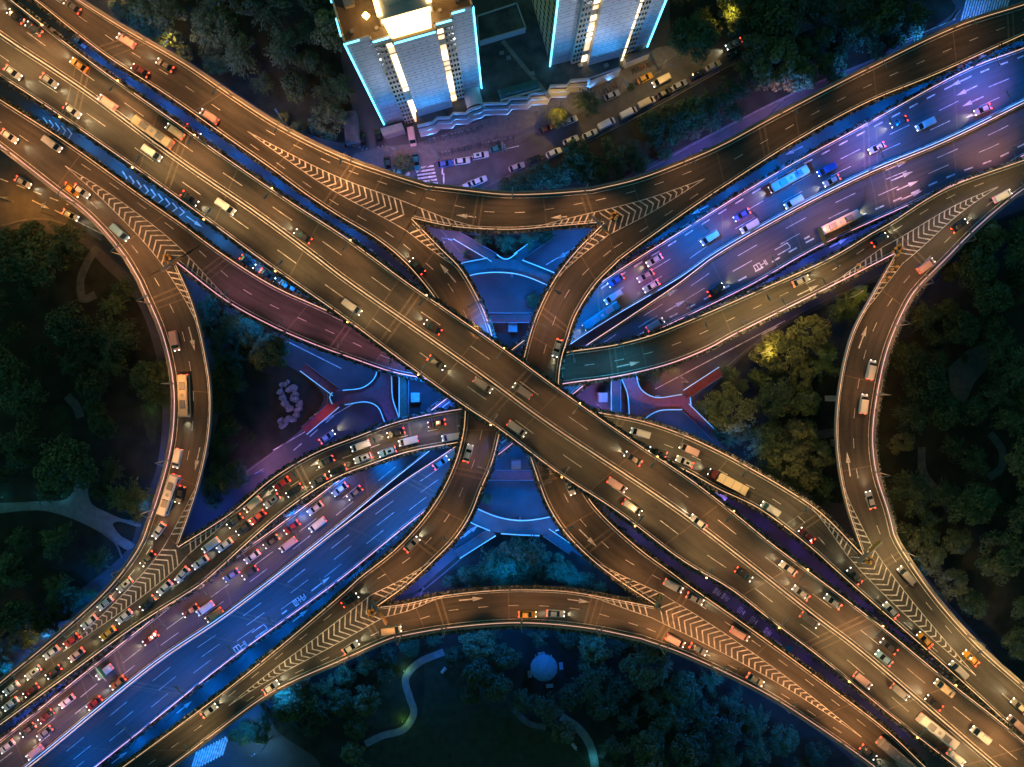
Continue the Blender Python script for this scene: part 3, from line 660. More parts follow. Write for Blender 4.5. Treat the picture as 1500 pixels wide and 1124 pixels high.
# ---- expansion joints seen in the photo (pixel on the deck)
for k, px, py in (("A", 735, 590), ("A", 120, 130), ("A", 1215, 930), ("A", 250, 258), ("A", 580, 475), ("BNW", 160, 68), ("BNW", 490, 282), ("BNW", 614, 300), ("BNE", 1120, 208), ("BNE", 1480, 28), ("TOP", 862, 306), ("TOP", 700, 312),
                  ("VL", 690, 464), ("VL", 705, 697), ("VR", 805, 464), ("VR", 815, 696), ("VR", 880, 790), ("VL", 622, 800), ("HU", 495, 500), ("HU", 899, 528), ("HU", 312, 390), ("HD", 597, 635), ("HD", 905, 625), ("HD", 440, 690), ("HD", 1180, 770),
                  ("LEFT", 245, 432), ("RIGHT", 1290, 800), ("DNE", 1318, 350), ("DSE", 1290, 830), ("BSW", 545, 920), ("BOT", 646, 892), ("BOT", 867, 890), ("BSE", 975, 920), ("EU", 1270, 215), ("EL", 1300, 265), ("EU", 880, 440), ("EL", 620, 715), ("EU", 180, 985), ("EL", 210, 1005), ("EL", 365, 905)):
    r = D[k].find(px, py)
    if r: D[k].joint(r[0])
for k in D:   # regular thin joints between the spans
    d_ = D[k]; q = 9.0
    while q < d_.len - 5: d_.joint(d_.at(q), .45, False); q += 24.0
# ---- arrows on decks
for k, px, py, sg in (("TOP", 686, 317, -1), ("TOP", 824, 318, -1), ("VL", 656, 400, -1), ("VR", 861, 788, 1), ("LEFT", 281, 497, 1), ("LEFT", 289, 673, 1), ("RIGHT", 1264, 494, -1), ("RIGHT", 1243, 680, -1), ("HU", 921, 534, 1), ("HU", 1184, 425, 1),
                      ("HD", 397, 720, -1), ("HD", 470, 675, -1), ("BOT", 690, 878, 1), ("BOT", 846, 880, 1), ("EL", 1313, 243, -1), ("EL", 1322, 258, -1), ("EL", 1329, 272, -1), ("EL", 1335, 286, -1), ("EL", 978, 432, -1), ("EL", 990, 448, -1),
                      ("EU", 1408, 119, 1), ("EU", 1416, 133, 1), ("EU", 1424, 149, 1), ("EU", 1430, 166, 1), ("EU", 1272, 181, 1), ("EL", 470, 855, -1)):
    D[k].arrow(px, py, sg)
# ---- stroke lettering painted along the lettered carriageway, read along the way of travel
GLYPHS = {"a": [[(0, .1), (0, .9), (.45, .9), (.45, .1), (0, .1)], [(.22, .1), (.22, .9)], [(.45, .5), (.8, .5)], [(.8, .15), (.8, .85)], [(.9, .15), (.9, .85)]],
          "b": [[(0, .1), (.95, .1), (1, .3)], [(0, .9), (.95, .9), (1, .3)]], "i": [[(.3, .4), (.7, .4)], [(.3, .5), (.7, .5)]],
          "c": [[(.05, .1), (.3, .1), (.3, .9), (.05, .9), (.05, .1)], [(.18, .1), (.18, .9)], [(.42, .5), (.95, .5)], [(.5, .15), (.5, .85)], [(.7, .1), (.7, .9)], [(.95, .2), (.95, .8)], [(.7, .1), (.9, .25)]]}
def lettering(p, d, seq, parent, org, size=(4.0, 2.0), name="road_lettering", dz=.014, tw=.13):
    d = Vector(d).normalized(); n = Vector((-d.y, d.x, 0)); b = MB(org)
    for g_, along in seq:
        for st in GLYPHS[g_]:
            for (x0, y0), (x1, y1) in zip(st, st[1:]):
                a = p + d * (along + x0 * size[0]) + n * ((y0 - .5) * size[1]) + Vector((0, 0, dz)); e = p + d * (along + x1 * size[0]) + n * ((y1 - .5) * size[1]) + Vector((0, 0, dz))
                v = (e - a).normalized() * tw; w = Vector((-v.y, v.x, 0)).normalized() * tw
                q = [a - v * .5 - w, e + v * .5 - w, e + v * .5 + w, a - v * .5 + w]; b.face(q)
    return b.build(name, M_PAINT, parent, loc=(0, 0, 0)) if parent else b.build(name, M_PAINT)
for px, py, seq in ((1105, 394, [("a", 0)]), (1137, 370, [("b", 0)]), (1172, 353, [("i", 0)]), (344, 953, [("a", 0)]), (372, 930, [("b", 0)]), (408, 902, [("i", 0)]), (430, 886, [("c", 0)])):
    d = D["EL"]; r = d.find(px, py)
    if r: lettering(d.P(*r), -d.tang(r[0]), seq, d.root, d.org)
# ---------------------------------------------------------------- towers, podium and small buildings
def dark_windows(name, base, dark, sx, sz, fx=.45, fz=.5):
    """tiled wall with rows of small dark windows, by object coordinates"""
    m = bpy.data.materials.new(name); m.use_nodes = True; nt = m.node_tree; b = nt.nodes["Principled BSDF"]; L = nt.links; N = nt.nodes.new
    tc = N("ShaderNodeTexCoord"); sp = N("ShaderNodeSeparateXYZ"); L.new(tc.outputs["Object"], sp.inputs[0])
    def band(sock, size, frac):
        d = N("ShaderNodeMath"); d.operation = 'DIVIDE'; d.inputs[1].default_value = size; L.new(sock, d.inputs[0])
        f = N("ShaderNodeMath"); f.operation = 'FRACT'; L.new(d.outputs[0], f.inputs[0])
        c = N("ShaderNodeMath"); c.operation = 'LESS_THAN'; c.inputs[1].default_value = frac; L.new(f.outputs[0], c.inputs[0]); return c.outputs[0]
    x = band(sp.outputs[0], sx, fx); z = band(sp.outputs[2], sz, fz)
    k = N("ShaderNodeMath"); k.operation = 'MULTIPLY'; L.new(x, k.inputs[0]); L.new(z, k.inputs[1])
    mx = N("ShaderNodeMix"); mx.data_type = 'RGBA'; mx.inputs["A"].default_value = (*base, 1); mx.inputs["B"].default_value = (*dark, 1)
    L.new(k.outputs[0], mx.inputs["Factor"]); L.new(mx.outputs["Result"], b.inputs["Base Color"]); b.inputs["Roughness"].default_value = .6
    return m
def striped(name, base, line, size, frac):
    m = bpy.data.materials.new(name); m.use_nodes = True; nt = m.node_tree; b = nt.nodes["Principled BSDF"]; L = nt.links; N = nt.nodes.new
    tc = N("ShaderNodeTexCoord"); sp = N("ShaderNodeSeparateXYZ"); L.new(tc.outputs["Object"], sp.inputs[0])
    d = N("ShaderNodeMath"); d.operation = 'DIVIDE'; d.inputs[1].default_value = size; L.new(sp.outputs[2], d.inputs[0])
    f = N("ShaderNodeMath"); f.operation = 'FRACT'; L.new(d.outputs[0], f.inputs[0])
    c = N("ShaderNodeMath"); c.operation = 'LESS_THAN'; c.inputs[1].default_value = frac; L.new(f.outputs[0], c.inputs[0])
    n = N("ShaderNodeTexNoise"); n.inputs["Scale"].default_value = .35; n.inputs["Detail"].default_value = 8; L.new(tc.outputs["Object"], n.inputs["Vector"])
    r = N("ShaderNodeMapRange"); r.inputs["To Min"].default_value = .75; r.inputs["To Max"].default_value = 1.2; L.new(n.outputs["Fac"], r.inputs["Value"])
    mx = N("ShaderNodeMix"); mx.data_type = 'RGBA'; mx.inputs["A"].default_value = (*base, 1); mx.inputs["B"].default_value = (*line, 1); L.new(c.outputs[0], mx.inputs["Factor"])
    s = N("ShaderNodeVectorMath"); s.operation = 'SCALE'; L.new(mx.outputs["Result"], s.inputs[0]); L.new(r.outputs[0], s.inputs["Scale"]); L.new(s.outputs[0], b.inputs["Base Color"])
    b.inputs["Roughness"].default_value = .55; return m
M_FACADE = striped("facade_panels", (0.46, 0.46, 0.47), (0.20, 0.20, 0.22), 3.1, .10)
M_WINDOWS = mat("tower_tile", (0.50, 0.43, 0.30), 0.7, var=0.15, scale=.6)
M_PANE = mat("dark_pane", (0.03, 0.035, 0.04), 0.1)
M_PANE2 = mat("tinted_pane", (0.16, 0.17, 0.20), 0.3)
M_LITPANE = mat("lit_pane", (0.8, 0.7, 0.5), 0.4, emit=(1.0, 0.72, 0.36), strength=3.4)
M_LITPANE2 = mat("dim_lit_pane", (0.8, 0.7, 0.5), 0.4, emit=(1.0, 0.62, 0.25), strength=1.2)
M_ROOF = mat("tower_roof", (0.10, 0.085, 0.075), 0.9, var=.25, scale=.5)
M_ROOFD = mat("podium_roof", (0.10, 0.10, 0.105), 0.9, var=.45, scale=.3, det=8)
M_WHITE = mat("white_cladding", (0.50, 0.51, 0.53), 0.55, var=.08, scale=.8)
M_GREENR = mat("green_metal_roof", (0.10, 0.28, 0.24), 0.5, var=.1, scale=1.0)
M_NEON = mat("neon_blue", (.8, .8, .8), .5, emit=(0.10, 0.62, 1.0), strength=4.5)
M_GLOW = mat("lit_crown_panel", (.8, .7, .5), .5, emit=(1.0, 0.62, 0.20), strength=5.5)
TH = 58.0
TA = math.atan2(55, 190) * 0.97     # facade bearing in the photo
TU = Vector((math.cos(TA), math.sin(TA), 0)); TV = Vector((-math.sin(TA), math.cos(TA), 0))
def tower(org, label, crown, seed):
    rnd = random.Random(seed); root = empty("apartment_tower", org, TA); tag(root, label, "tower", "twin apartment towers")
    Hh = TH; segs = [(0, 5.6, 0.0), (5.6, 9.9, -1.2), (9.9, 19.6, -2.7), (19.6, 23.5, -1.2), (23.5, 28.4, 0.15)]; depth = 20.0
    b = MB()
    fp = []
    for u0, u1, v in segs: fp += [(u0, v), (u1, v)]
    fp += [(28.4, depth), (0, depth)]
    # walls: plain panelled wings and centre, tiled strips with window openings
    bw = MB(); bt = MB(); fp2 = []
    for i in range(len(fp)):
        (x0, y0), (x1, y1) = fp[i], fp[(i + 1) % len(fp)]
        strip = (i in (2, 6)) or i == len(fp) - 1 or i == len(fp) - 3
        q = [(x0, y0, 0), (x1, y1, 0), (x1, y1, Hh), (x0, y0, Hh)]
        (bt if strip else bw).face(q)
    bw.build("facade", M_FACADE, root); bt.build("tiled_wall", M_WINDOWS, root)
    br = MB(); br.poly([(p[0], p[1]) for p in fp], Hh - .6); br.build("roof", M_ROOF, root)
    b = MB(); n = len(fp)
    for i in range(n):
        p, q = Vector((*fp[i], 0)), Vector((*fp[(i + 1) % n], 0)); d = (q - p)
        if d.length < .1: continue
        a = math.atan2(d.y, d.x); c = (p + q) / 2; b.box((c.x, c.y, Hh - .58), d.length + .36, .36, 1.15, a)
    b.build("roof_parapet", M_WHITE, root)
    # windows: one pane mesh per opening column, storey by storey
    fl = int(Hh / 3.1)
    def wins(name, m, u, v, w, h, rows, prob=1.0, fac=None):
        bb = MB()
        for r in rows:
            if rnd.random() > prob: continue
            z = 1.0 + r * 3.1
            if z + h > Hh - .6: continue
            bb.box((u, v - .02, z), w, .12, h)
        if bb.f: bb.build(name, m, root)
    for u in (6.1, 6.95, 7.8): wins("window", M_PANE, u, -1.24, .5, 1.25, range(fl))
    for u in (21.6, 22.4, 23.15): wins("window", M_PANE, u, -1.24, .48, 1.25, range(fl))
    for u, rows in ((9.1, range(fl)), (20.45, range(fl))):
        for r in rows:
            if rnd.random() < .12: continue
            bb = MB(); hh = 2.75 if rnd.random() < .65 else 1.9
            bb.box((u, -1.26, .25 + r * 3.1), 1.35, .14, hh); 
            if .25 + r * 3.1 + hh < Hh - .3: bb.build("lit_window", M_LITPANE if rnd.random() < .8 else M_LITPANE2, root)
    for k in range(6):   # side wall columns facing the podium
        bb = MB()
        for r in range(fl): bb.box((-.03, 2.0 + k * 3.0, 1.0 + r * 3.1), .12, 1.1, 1.4)
        bb.build("window", M_PANE, root)
        bb = MB()
        for r in range(fl): bb.box((28.43, 2.0 + k * 3.0, 1.0 + r * 3.1), .12, 1.1, 1.4)
        bb.build("window", M_PANE, root)
    bb = [MB(), MB(), MB()]   # window rows on the panelled wings and centre
    for k, (u0, u1, v) in enumerate(((1.0, 5.0, 0.0), (11.0, 18.6, -2.7), (24.2, 27.8, .15))):
        n_ = int((u1 - u0) / 1.5)
        for r in range(fl):
            for j in range(n_ + 1):
                z = 1.35 + r * 3.1
                if z + .5 < Hh - 1 and rnd.random() < .8: bb[k].box((u0 + (u1 - u0) * j / n_, v - .015, z), .55, .05, .38)
        bb[k].build("window", M_PANE2, root)
    # blue light lines: outer vertical edges and broken roofline
    b = MB(); b.box((-.12, -.12, 1.5), .32, .32, Hh - 1.2); b.build("neon_line", M_NEON, root)
    b = MB(); b.box((28.52, .03, 1.5), .32, .32, Hh - 1.2); b.build("neon_line", M_NEON, root)
    for u0, u1, v in ((0, 3.2, 0), (5.9, 9.5, -1.2), (10.2, 19.3, -2.7), (19.9, 23.3, -1.2), (23.5, 26.6, .15)):
        b = MB(); b.box(((u0 + u1) / 2, v - .32, Hh + .2), u1 - u0, .26, .34); b.build("neon_line", M_NEON, root)
    for v0, v1 in ((1.5, 5.5), (9, 14)):
        b = MB(); b.box((-.34, (v0 + v1) / 2, Hh + .2), .26, v1 - v0, .34); b.build("neon_line", M_NEON, root)
    # crown: stepped penthouse with glowing walls and a grille on top
    b = MB(); b.box((14.3, 7.6, Hh - .55), 11.6, 12.0, 3.2); b.build("penthouse", M_WHITE, root)
    b = MB(); b.box((14.3, 8.4, Hh + 2.7), 8.0, 8.6, 3.6); b.build("penthouse_tower", M_WHITE, root)
    b = MB()
    for k in range(15): b.box((14.3 - 3.7 + k * .53, 8.4, Hh + 6.35), .12, 8.4, .2)
    for k in range(15): b.box((14.3, 8.4 - 4.0 + k * .57, Hh + 6.3), 7.8, .12, .2)
    b.build("roof_grille", M_METAL, root)
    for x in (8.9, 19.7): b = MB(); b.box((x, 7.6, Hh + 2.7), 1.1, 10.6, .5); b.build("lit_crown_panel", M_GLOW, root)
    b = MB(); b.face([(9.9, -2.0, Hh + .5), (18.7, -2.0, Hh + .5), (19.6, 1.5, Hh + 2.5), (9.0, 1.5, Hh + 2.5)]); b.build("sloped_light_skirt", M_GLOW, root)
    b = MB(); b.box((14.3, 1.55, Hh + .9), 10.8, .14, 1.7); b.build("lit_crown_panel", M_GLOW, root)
    for x, y in ((6.0, 4.2), (22.3, 5.0)):
        b = MB(); b.box((x, y, Hh - .55), .5, .5, .9, 0, 0); b.build("lamp_base", M_DARKM, root)
        b = MB(); b.box((x, y, Hh + .36), 1.1, 1.1, .6, .6); b.build("roof_lamp", mat("roof_lamp", (.8, .7, .4), .5, emit=(1, .5, .12), strength=30), root)
        point((x, y, Hh + 1.3), (1, .42, .07), 1500, .3, root)
    for x in (11, 14.3, 17.6): point((x, 1.2, Hh + 1.8), (1, .55, .18), 600, .3, root)
    for x, y, sx, sy, sz in ((3.2, 8, 2.2, 1.6, 1.2), (4.6, 12, 1.4, 1.4, 1.6), (25, 9, 2.4, 1.8, 1.3), (24, 13.5, 1.6, 2.4, 1.0), (2.2, 2.2, .8, .8, .7), (25.6, 2.6, 1.0, .7, .8), (7.4, 1.4, .7, .7, .6), (21.5, 1.4, .7, .7, .6)):
        b = MB(); b.box((x, y, Hh - .55), sx, sy, sz); b.build("roof_unit", M_METAL, root)
    for u in (2.8, 12.5, 17, 26):   # blue floodlights washing the facade from its foot
        spot((u, -9.0, 9.5), (0, 7.5, 16), (0.05, 0.38, 1.0), 4200, 80, .95, root, .3)
    for u in (4, 14.3, 25): spot((u, -16.0, 12), (0, 14, 30), (0.78, 0.78, 0.95), 7000, 75, .95, root, .3)
    return root
t0 = W(505, 64, TH); t0.z = 0
tower(t0, "pale apartment tower with orange lit roof, blue neon edges and two bright window columns", True, 3)
t1 = W(806, 97, 8.0); t1.z = 0
tower(t1, "pale apartment tower with its roof out of view, beside the green skylight", False, 5)

# podium: dark flat roof, zigzag white front in three bands
pod_front = [(611, 184), (634, 178), (640, 172), (658, 171), (664, 165), (682, 165), (688, 160), (703, 155), (708, 151), (742, 150), (748, 143), (772, 142), (778, 136), (801, 135), (806, 125), (830, 124), (836, 117), (862, 115)]
PZ = 8.5
front = [W(x, y, PZ) for x, y in pod_front]; back = [W(x, y, PZ) for x, y in ((863, 113), (909, 97), (905, 70), (880, 20), (760, -30), (700, 40), (700, 120), (606, 150))]
rp = empty("podium_building", (front[8].x, front[8].y, 0)); tag(rp, "low podium building with dark flat roof and zigzag white front joining the two towers", "building")
b = MB(rp.location); b.poly([(p.x, p.y) for p in front + back], 0, PZ - .5); b.build("wall", M_WHITE, rp, loc=(0, 0, 0))
b = MB(rp.location); b.poly([(p.x, p.y) for p in front + back], PZ - .35); b.build("roof", M_ROOFD, rp, loc=(0, 0, 0))
fn = [Vector((n.x, n.y, 0)) for n in normals2d(front)]
for z0, z1, o in ((PZ - 1.0, PZ + .35, .15), (PZ - 4.0, PZ - 2.9, .55), (PZ - 7.0, PZ - 6.0, .95)):
    b = MB(rp.location); P = [Vector((p.x, p.y, 0)) - n * 0 for p, n in zip(front, fn)]
    b.sweep(P, [-n for n in fn], [(-.05, z0), (o + .3, z0), (o + .3, z1), (-.05, z1)]); b.build("fascia_band", M_WHITE, rp, loc=(0, 0, 0))
for z0 in (PZ - 2.8, PZ - 5.9):
    b = MB(rp.location); b.sweep([Vector((p.x, p.y, 0)) for p in front], [-n for n in fn], [(.06, z0), (.2, z0), (.2, z0 + 1.7), (.06, z0 + 1.7)]); b.build("window_band", M_PANE, rp, loc=(0, 0, 0))
b = MB(rp.location); b.box(W(770, 118, 0) + Vector((0, 0, PZ - .34)), 1.1, 20, .35, TA + .32 + math.pi / 2 - math.pi / 2 + .1); b.build("roof_walkway", M_CONC, rp, loc=(0, 0, 0))
for (x, y) in ((745, 85), (735, 78), (850, 96), (888, 96), (780, 108), (690, 170)):
    b = MB(rp.location); p = W(x, y, PZ); b.box((p.x, p.y, PZ - .34), 1.2, .9, .8, TA); b.build("roof_unit", M_METAL, rp, loc=(0, 0, 0))
for i, (x, y) in enumerate(((632, 205), (668, 196), (706, 186), (745, 176), (785, 166), (822, 152), (862, 138), (892, 122))):
    q = W(x, y, 0); r = empty("added_forecourt_light", q); tag(r, "small added blue floodlight brightening the zigzag front, %s to the tower foot" % ORD[i], "floodlight", "added floodlights before the podium")
    b = MB(); b.bar((0, 0, 0), (0, 0, .5), .08); b.build("post", M_DARKM, r); b = MB(); b.box((0, .1, .5), .5, .3, .3); b.build("lamp_head", M_DARKM, r)
    spot((0, .3, .75), (-.2, 1, .95), (.10, .40, 1.0), 1100, 130, .8, r, .2)  # added floodlights give the podium front its blue glow
# skylight on the podium, barrel canopy, back block, annexes
def simple_building(name, label, px, z, wallm, roofm, extra=None, rim=None):
    P = [W(x, y, z) for x, y in px]; c = sum(P, Vector()) / len(P); r = empty(name, (c.x, c.y, 0)); tag(r, label, "building")
    b = MB(r.location); b.poly([(p.x, p.y) for p in P], 0, z); b.build("wall", wallm, r, loc=(0, 0, 0))
    b = MB(r.location); b.poly([(c.x + (p.x - c.x) * 1.02, c.y + (p.y - c.y) * 1.02) for p in P], z + .004, z + .18); b.build("roof", roofm, r, loc=(0, 0, 0))
    if rim:
        b = MB(r.location); Q = [Vector((p.x, p.y, z + .18)) for p in P]; Q.append(Q[0])
        for p, q in zip(Q, Q[1:]):
            d = q - p; b.box(((p + q) / 2), d.length + .3, .3, .5, math.atan2(d.y, d.x))
        b.build("roof_rim", rim, r, loc=(0, 0, 0))
    return r
r = empty("skylight", W(760, 130, PZ)); r.rotation_euler = (0, 0, TA); tag(r, "green ribbed skylight with a white lower edge on the podium roof", "skylight")
b = MB(); 
for k in range(24): b.box((-5.4 + k * .47, 0, -.33), .36, 2.6, 1.5, 0, 0, .55)
b.build("ribbed_roof", M_GREENR, r)
b = MB(); b.box((0, -1.75, -.33), 11.4, .5, .55); b.build("white_edge", M_WHITE, r)
r = empty("barrel_canopy", W(691, 136, PZ)); r.rotation_euler = (0, 0, TA - .02); tag(r, "white barrel vault canopy at the podium front beside the orange lit tower", "canopy")
b = MB(); N_ = 12
for k in range(N_):
    a0, a1 = math.pi * k / N_, math.pi * (k + 1) / N_
    b.face([(-2.3 * math.cos(a0), -4, 2.0 * math.sin(a0)), (-2.3 * math.cos(a1), -4, 2.0 * math.sin(a1)), (-2.3 * math.cos(a1), 4, 2.0 * math.sin(a1)), (-2.3 * math.cos(a0), 4, 2.0 * math.sin(a0))])
b.build("vault", M_WHITE, r, smooth=True)
b = MB()
for k in range(N_):
    a0, a1 = math.pi * k / N_, math.pi * (k + 1) / N_
    b.bar((-2.45 * math.cos(a0), -4.6, 2.1 * math.sin(a0) - .2), (-2.45 * math.cos(a1), -4.6, 2.1 * math.sin(a1) - .2), .22)
b.build("arch_rim", M_WHITE, r)
simple_building("rear_block", "low dark roofed block with pale roof rim between the two towers", [(699, 25), (757, 6), (770, 42), (702, 62)], 11.0, M_WHITE, M_ROOFD, rim=M_WHITE)
simple_building("gatehouse", "small dark roofed gatehouse beside the grove and the orange lit tower", [(503, 165), (520, 162), (526, 205), (506, 210)], 3.6, M_CONC, M_ROOFD)
simple_building("annex", "small pale annex at the foot of the orange lit tower", [(557, 189), (588, 180), (592, 190), (561, 199)], 4.0, M_CONC, M_CONC)
simple_building("annex", "small flat annex with dark roof at the street end of the podium", [(915, 84), (948, 70), (952, 78), (918, 92)], 4.5, M_WHITE, M_ROOFD)
simple_building("wall_panel_block", "plain white end block of the podium beside the scooter racks", [(863, 113), (908, 96), (910, 100), (866, 118)], 6.5, M_WHITE, M_ROOFD)
simple_building("garden_shed", "small pale roofed shed below the curve above the striped crossing", [(434, 1001), (452, 996), (444, 1014), (432, 1018)], 3.4, M_WHITE, M_WALK)
simple_building("kiosk", "small white kiosk tucked under the curve along the dark wood", [(1214, 580), (1228, 580), (1228, 588), (1214, 588)], 3.0, M_WHITE, M_WHITE)

# round pavilion with four pale benches
pc = W(797, 979, 4.5); r = empty("round_pavilion", (pc.x, pc.y, 0)); tag(r, "round domed pavilion on the park edge among dark trees", "pavilion")
b = MB(); n = 40; R_ = 3.75
for k in range(6):
    z0, z1 = 4.2 + 1.0 * (1 - (1 - k / 6) ** 2), 4.2 + 1.0 * (1 - (1 - (k + 1) / 6) ** 2)
    r0, r1 = R_ * (1 - k / 6), R_ * (1 - (k + 1) / 6)
    for i in range(n):
        a, c = 2 * math.pi * i / n, 2 * math.pi * (i + 1) / n
        q = [(r0 * math.cos(a), r0 * math.sin(a), z0), (r0 * math.cos(c), r0 * math.sin(c), z0), (r1 * math.cos(c), r1 * math.sin(c), z1), (r1 * math.cos(a), r1 * math.sin(a), z1)]
        b.face(q[:3] if k == 5 else q)
b.build("dome_roof", mat("pavilion_roof", (.10, .22, .24), .8, var=.15, scale=.8), r)
for i in range(8):
    a = 2 * math.pi * i / 8; b = MB(); b.bar((3.1 * math.cos(a), 3.1 * math.sin(a), 0), (3.1 * math.cos(a), 3.1 * math.sin(a), 4.25), .16); b.build("column", M_CONC, r)
for x, y, a, w in ((793, 958, .1, "above"), (822, 975, math.pi / 2 + .12, "right of"), (776, 987, math.pi / 2 + .1, "left of"), (805, 1004, .1, "below")):
    r = empty("park_bench", W(x, y, 0), a); tag(r, "pale slatted bench %s the round pavilion" % w, "bench", "benches round the pavilion")
    b = MB(); 
    for k in range(5): b.box((0, -.42 + k * .2, .45), 2.0, .15, .06)
    b.build("seat", M_WHITE, r); b = MB(); b.box((0, .52, .55), 2.0, .08, .5); b.build("backrest", M_WHITE, r)
    for sx in (-.85, .85): b = MB(); b.box((sx, 0, 0), .1, .8, .448); b.build("leg", M_DARKM, r)
# pale rockery in the garden triangle
r = empty("rockery", W(424, 592, 0)); tag(r, "pale curved rockery of heaped stones in the dark garden by the curved ramp", "rockery"); rnd = random.Random(4)
rk = [(415, 566), (412, 574), (414, 582), (418, 590), (424, 572), (430, 568), (432, 577), (434, 587), (438, 592), (437, 600), (433, 608), (428, 614), (422, 612), (417, 618), (413, 623), (411, 616), (426, 600), (420, 562), (428, 582), (421, 596)]
for x, y in rk:
    for j in range(5):
        p = W(x + rnd.uniform(-3.2, 3.2), y + rnd.uniform(-3.2, 3.2)) - r.location; b = MB(); s_ = rnd.uniform(.3, 1.0); pts = []
        for i in range(7):
            a = 2 * math.pi * i / 7; pts.append((math.cos(a) * s_ * rnd.uniform(.7, 1.2), math.sin(a) * s_ * rnd.uniform(.7, 1.2)))
        lo = [b.vert((p.x + q[0], p.y + q[1], 0)) for q in pts]; hi = [b.vert((p.x + q[0] * .65, p.y + q[1] * .65, s_ * rnd.uniform(.7, 1.5))) for q in pts]; b._prism(lo, hi); b.build("stone", mat("rock", (.30, .26, .27), .9, var=.3, scale=2.0), r)
# white sculptures on the lawn
for x, y, a, lab in ((650, 982, .9, "small white leaf-shaped sculpture at the top of the park lawn"), (841, 1093, -.9, "small white sculpture beside the curved park path")):
    r = empty("lawn_sculpture", W(x, y), a); tag(r, lab, "sculpture"); b = MB(); b.box((0, 0, 0), 1.8, .9, .3); b.build("plinth", M_WHITE, r)
    b = MB(); b.bar((-.7, 0, .3), (.9, .1, 1.5), .38, .08, 8); b.bar((-.3, .2, .3), (-.6, -.2, 1.2), .2, .06, 8); b.build("figure", M_WHITE, r)

# ---------------------------------------------------------------- footbridges (railings carry light lines)
def footbridge(label, outline, z, m, rails, legs, railc="cyan"):
    P = [W(x, y, z) for x, y in outline]; c = sum(P, Vector()) / len(P); r = empty("footbridge", (c.x, c.y, 0)); tag(r, label, "footbridge", "lit footbridges round the crossing")
    b = MB(r.location); b.poly([(p.x, p.y) for p in P], z - .6, z); b.build("bridge_deck", m, r, loc=(0, 0, 0))
    for ln in rails:
        Q = [W(x, y, z) for x, y in (spline(ln, 5) if len(ln) > 2 else ln)]; nn = normals2d(Q)
        b = MB(r.location); b.sweep(Q, nn, [(-.06, 0), (.06, 0), (.06, 1.0), (-.06, 1.0)]); b.build("railing", M_METAL, r, loc=(0, 0, 0))
        b = MB(r.location); b.sweep(Q, nn, [(-.13, 1.02), (.13, 1.02), (.13, 1.14), (-.13, 1.14)]); b.build("light_strip", LED[railc], r, loc=(0, 0, 0))
    for (x0, y0), (x1, y1), w in legs:
        a = W(x0, y0, z - .25); e = W(x1, y1, .35); d = Vector((e.x - a.x, e.y - a.y, 0)); L = d.length; d.normalize(); n = Vector((-d.y, d.x, 0)); st = 22
        b = MB(r.location)
        for k in range(st):
            p = a.lerp(e, (k + .5) / st); b.box((p.x, p.y, p.z - .3), L / st * 1.02, w, .3, math.atan2(d.y, d.x))
        b.build("stair_flight", m, r, loc=(0, 0, 0))
        for sg in (-1, 1):
            Q = [a + n * sg * w / 2, a.lerp(e, .5) + n * sg * w / 2, e + n * sg * w / 2]
            b = MB(r.location); b.sweep(Q, [n] * 3, [(-.07, .02), (.07, .02), (.07, .95), (-.07, .95)]); b.build("railing", LED[railc] if sg > 0 else M_WALK, r, loc=(0, 0, 0))
    for k in range(0, len(P), max(1, len(P) // 4)):
        p = P[k].lerp(c, .35); b = MB(r.location); b.bar((p.x, p.y, 0), (p.x, p.y, z - .62), .4, .4, 10); b.build("column", M_CONC, r, loc=(0, 0, 0))
def arc_poly(top, bot): return [tuple(p) for p in spline(top, 8)] + [tuple(p) for p in reversed(spline(bot, 8))]
nt_, nb_ = [(640, 402), (672, 388), (714, 379), (740, 380), (765, 382), (815, 402), (850, 420)], [(660, 420), (684, 406), (720, 400), (760, 403), (802, 419), (830, 436)]
footbridge("blue lit arched footbridge across the upper plaza between the two bowed ramps", arc_poly(nt_, nb_), 5.5, M_STREET, [[(640, 402), (672, 388), (714, 379)], nb_, [(765, 382), (815, 402), (850, 420)], [(728, 374), (737, 380), (745, 380), (758, 371)]], [((724, 378), (668, 345), 2.6), ((757, 378), (808, 342), 2.6)])
st_, sb_ = [(670, 730), (698, 744), (730, 757), (765, 762), (812, 755), (840, 745)], [(660, 748), (690, 765), (718, 777), (734, 781), (790, 784), (815, 776), (850, 768)]
footbridge("blue lit arched footbridge across the lower plaza beside the dense trees", arc_poly(st_, sb_), 5.5, M_STREET, [st_, [(660, 748), (690, 765), (718, 777)], [(734, 781), (765, 783), (790, 784)], [(813, 777), (830, 772), (850, 768)]], [((722, 779), (670, 812), 2.6), ((800, 780), (838, 806), 2.6)])
wr = [(572, 530), (574, 549), (576, 584), (581, 600), (590, 625)]; wl1 = [(551, 530), (553, 544), (548, 556), (532, 568), (503, 572)]; wl2 = [(506, 593), (538, 589), (554, 596), (564, 618), (570, 630)]
footbridge("red paved footbridge beside the rockery garden with pale blue railings", [tuple(p) for p in spline(wr, 6)] + [tuple(p) for p in reversed(spline(wl2, 6))] + [(488, 592), (484, 582), (488, 575)] + [tuple(p) for p in reversed(spline(wl1, 6))], 5.5, M_BRICKP, [wr, wl1, wl2, [(488, 575), (484, 582), (488, 592)]], [((492, 574), (444, 538), 2.6), ((493, 591), (446, 631), 2.6)])
er = [(906, 535), (910, 555), (918, 576), (921, 608), (920, 625)]; e1 = [(928, 530), (931, 548), (938, 570), (958, 582), (998, 578)]; e2 = [(998, 600), (964, 602), (944, 614), (936, 630)]
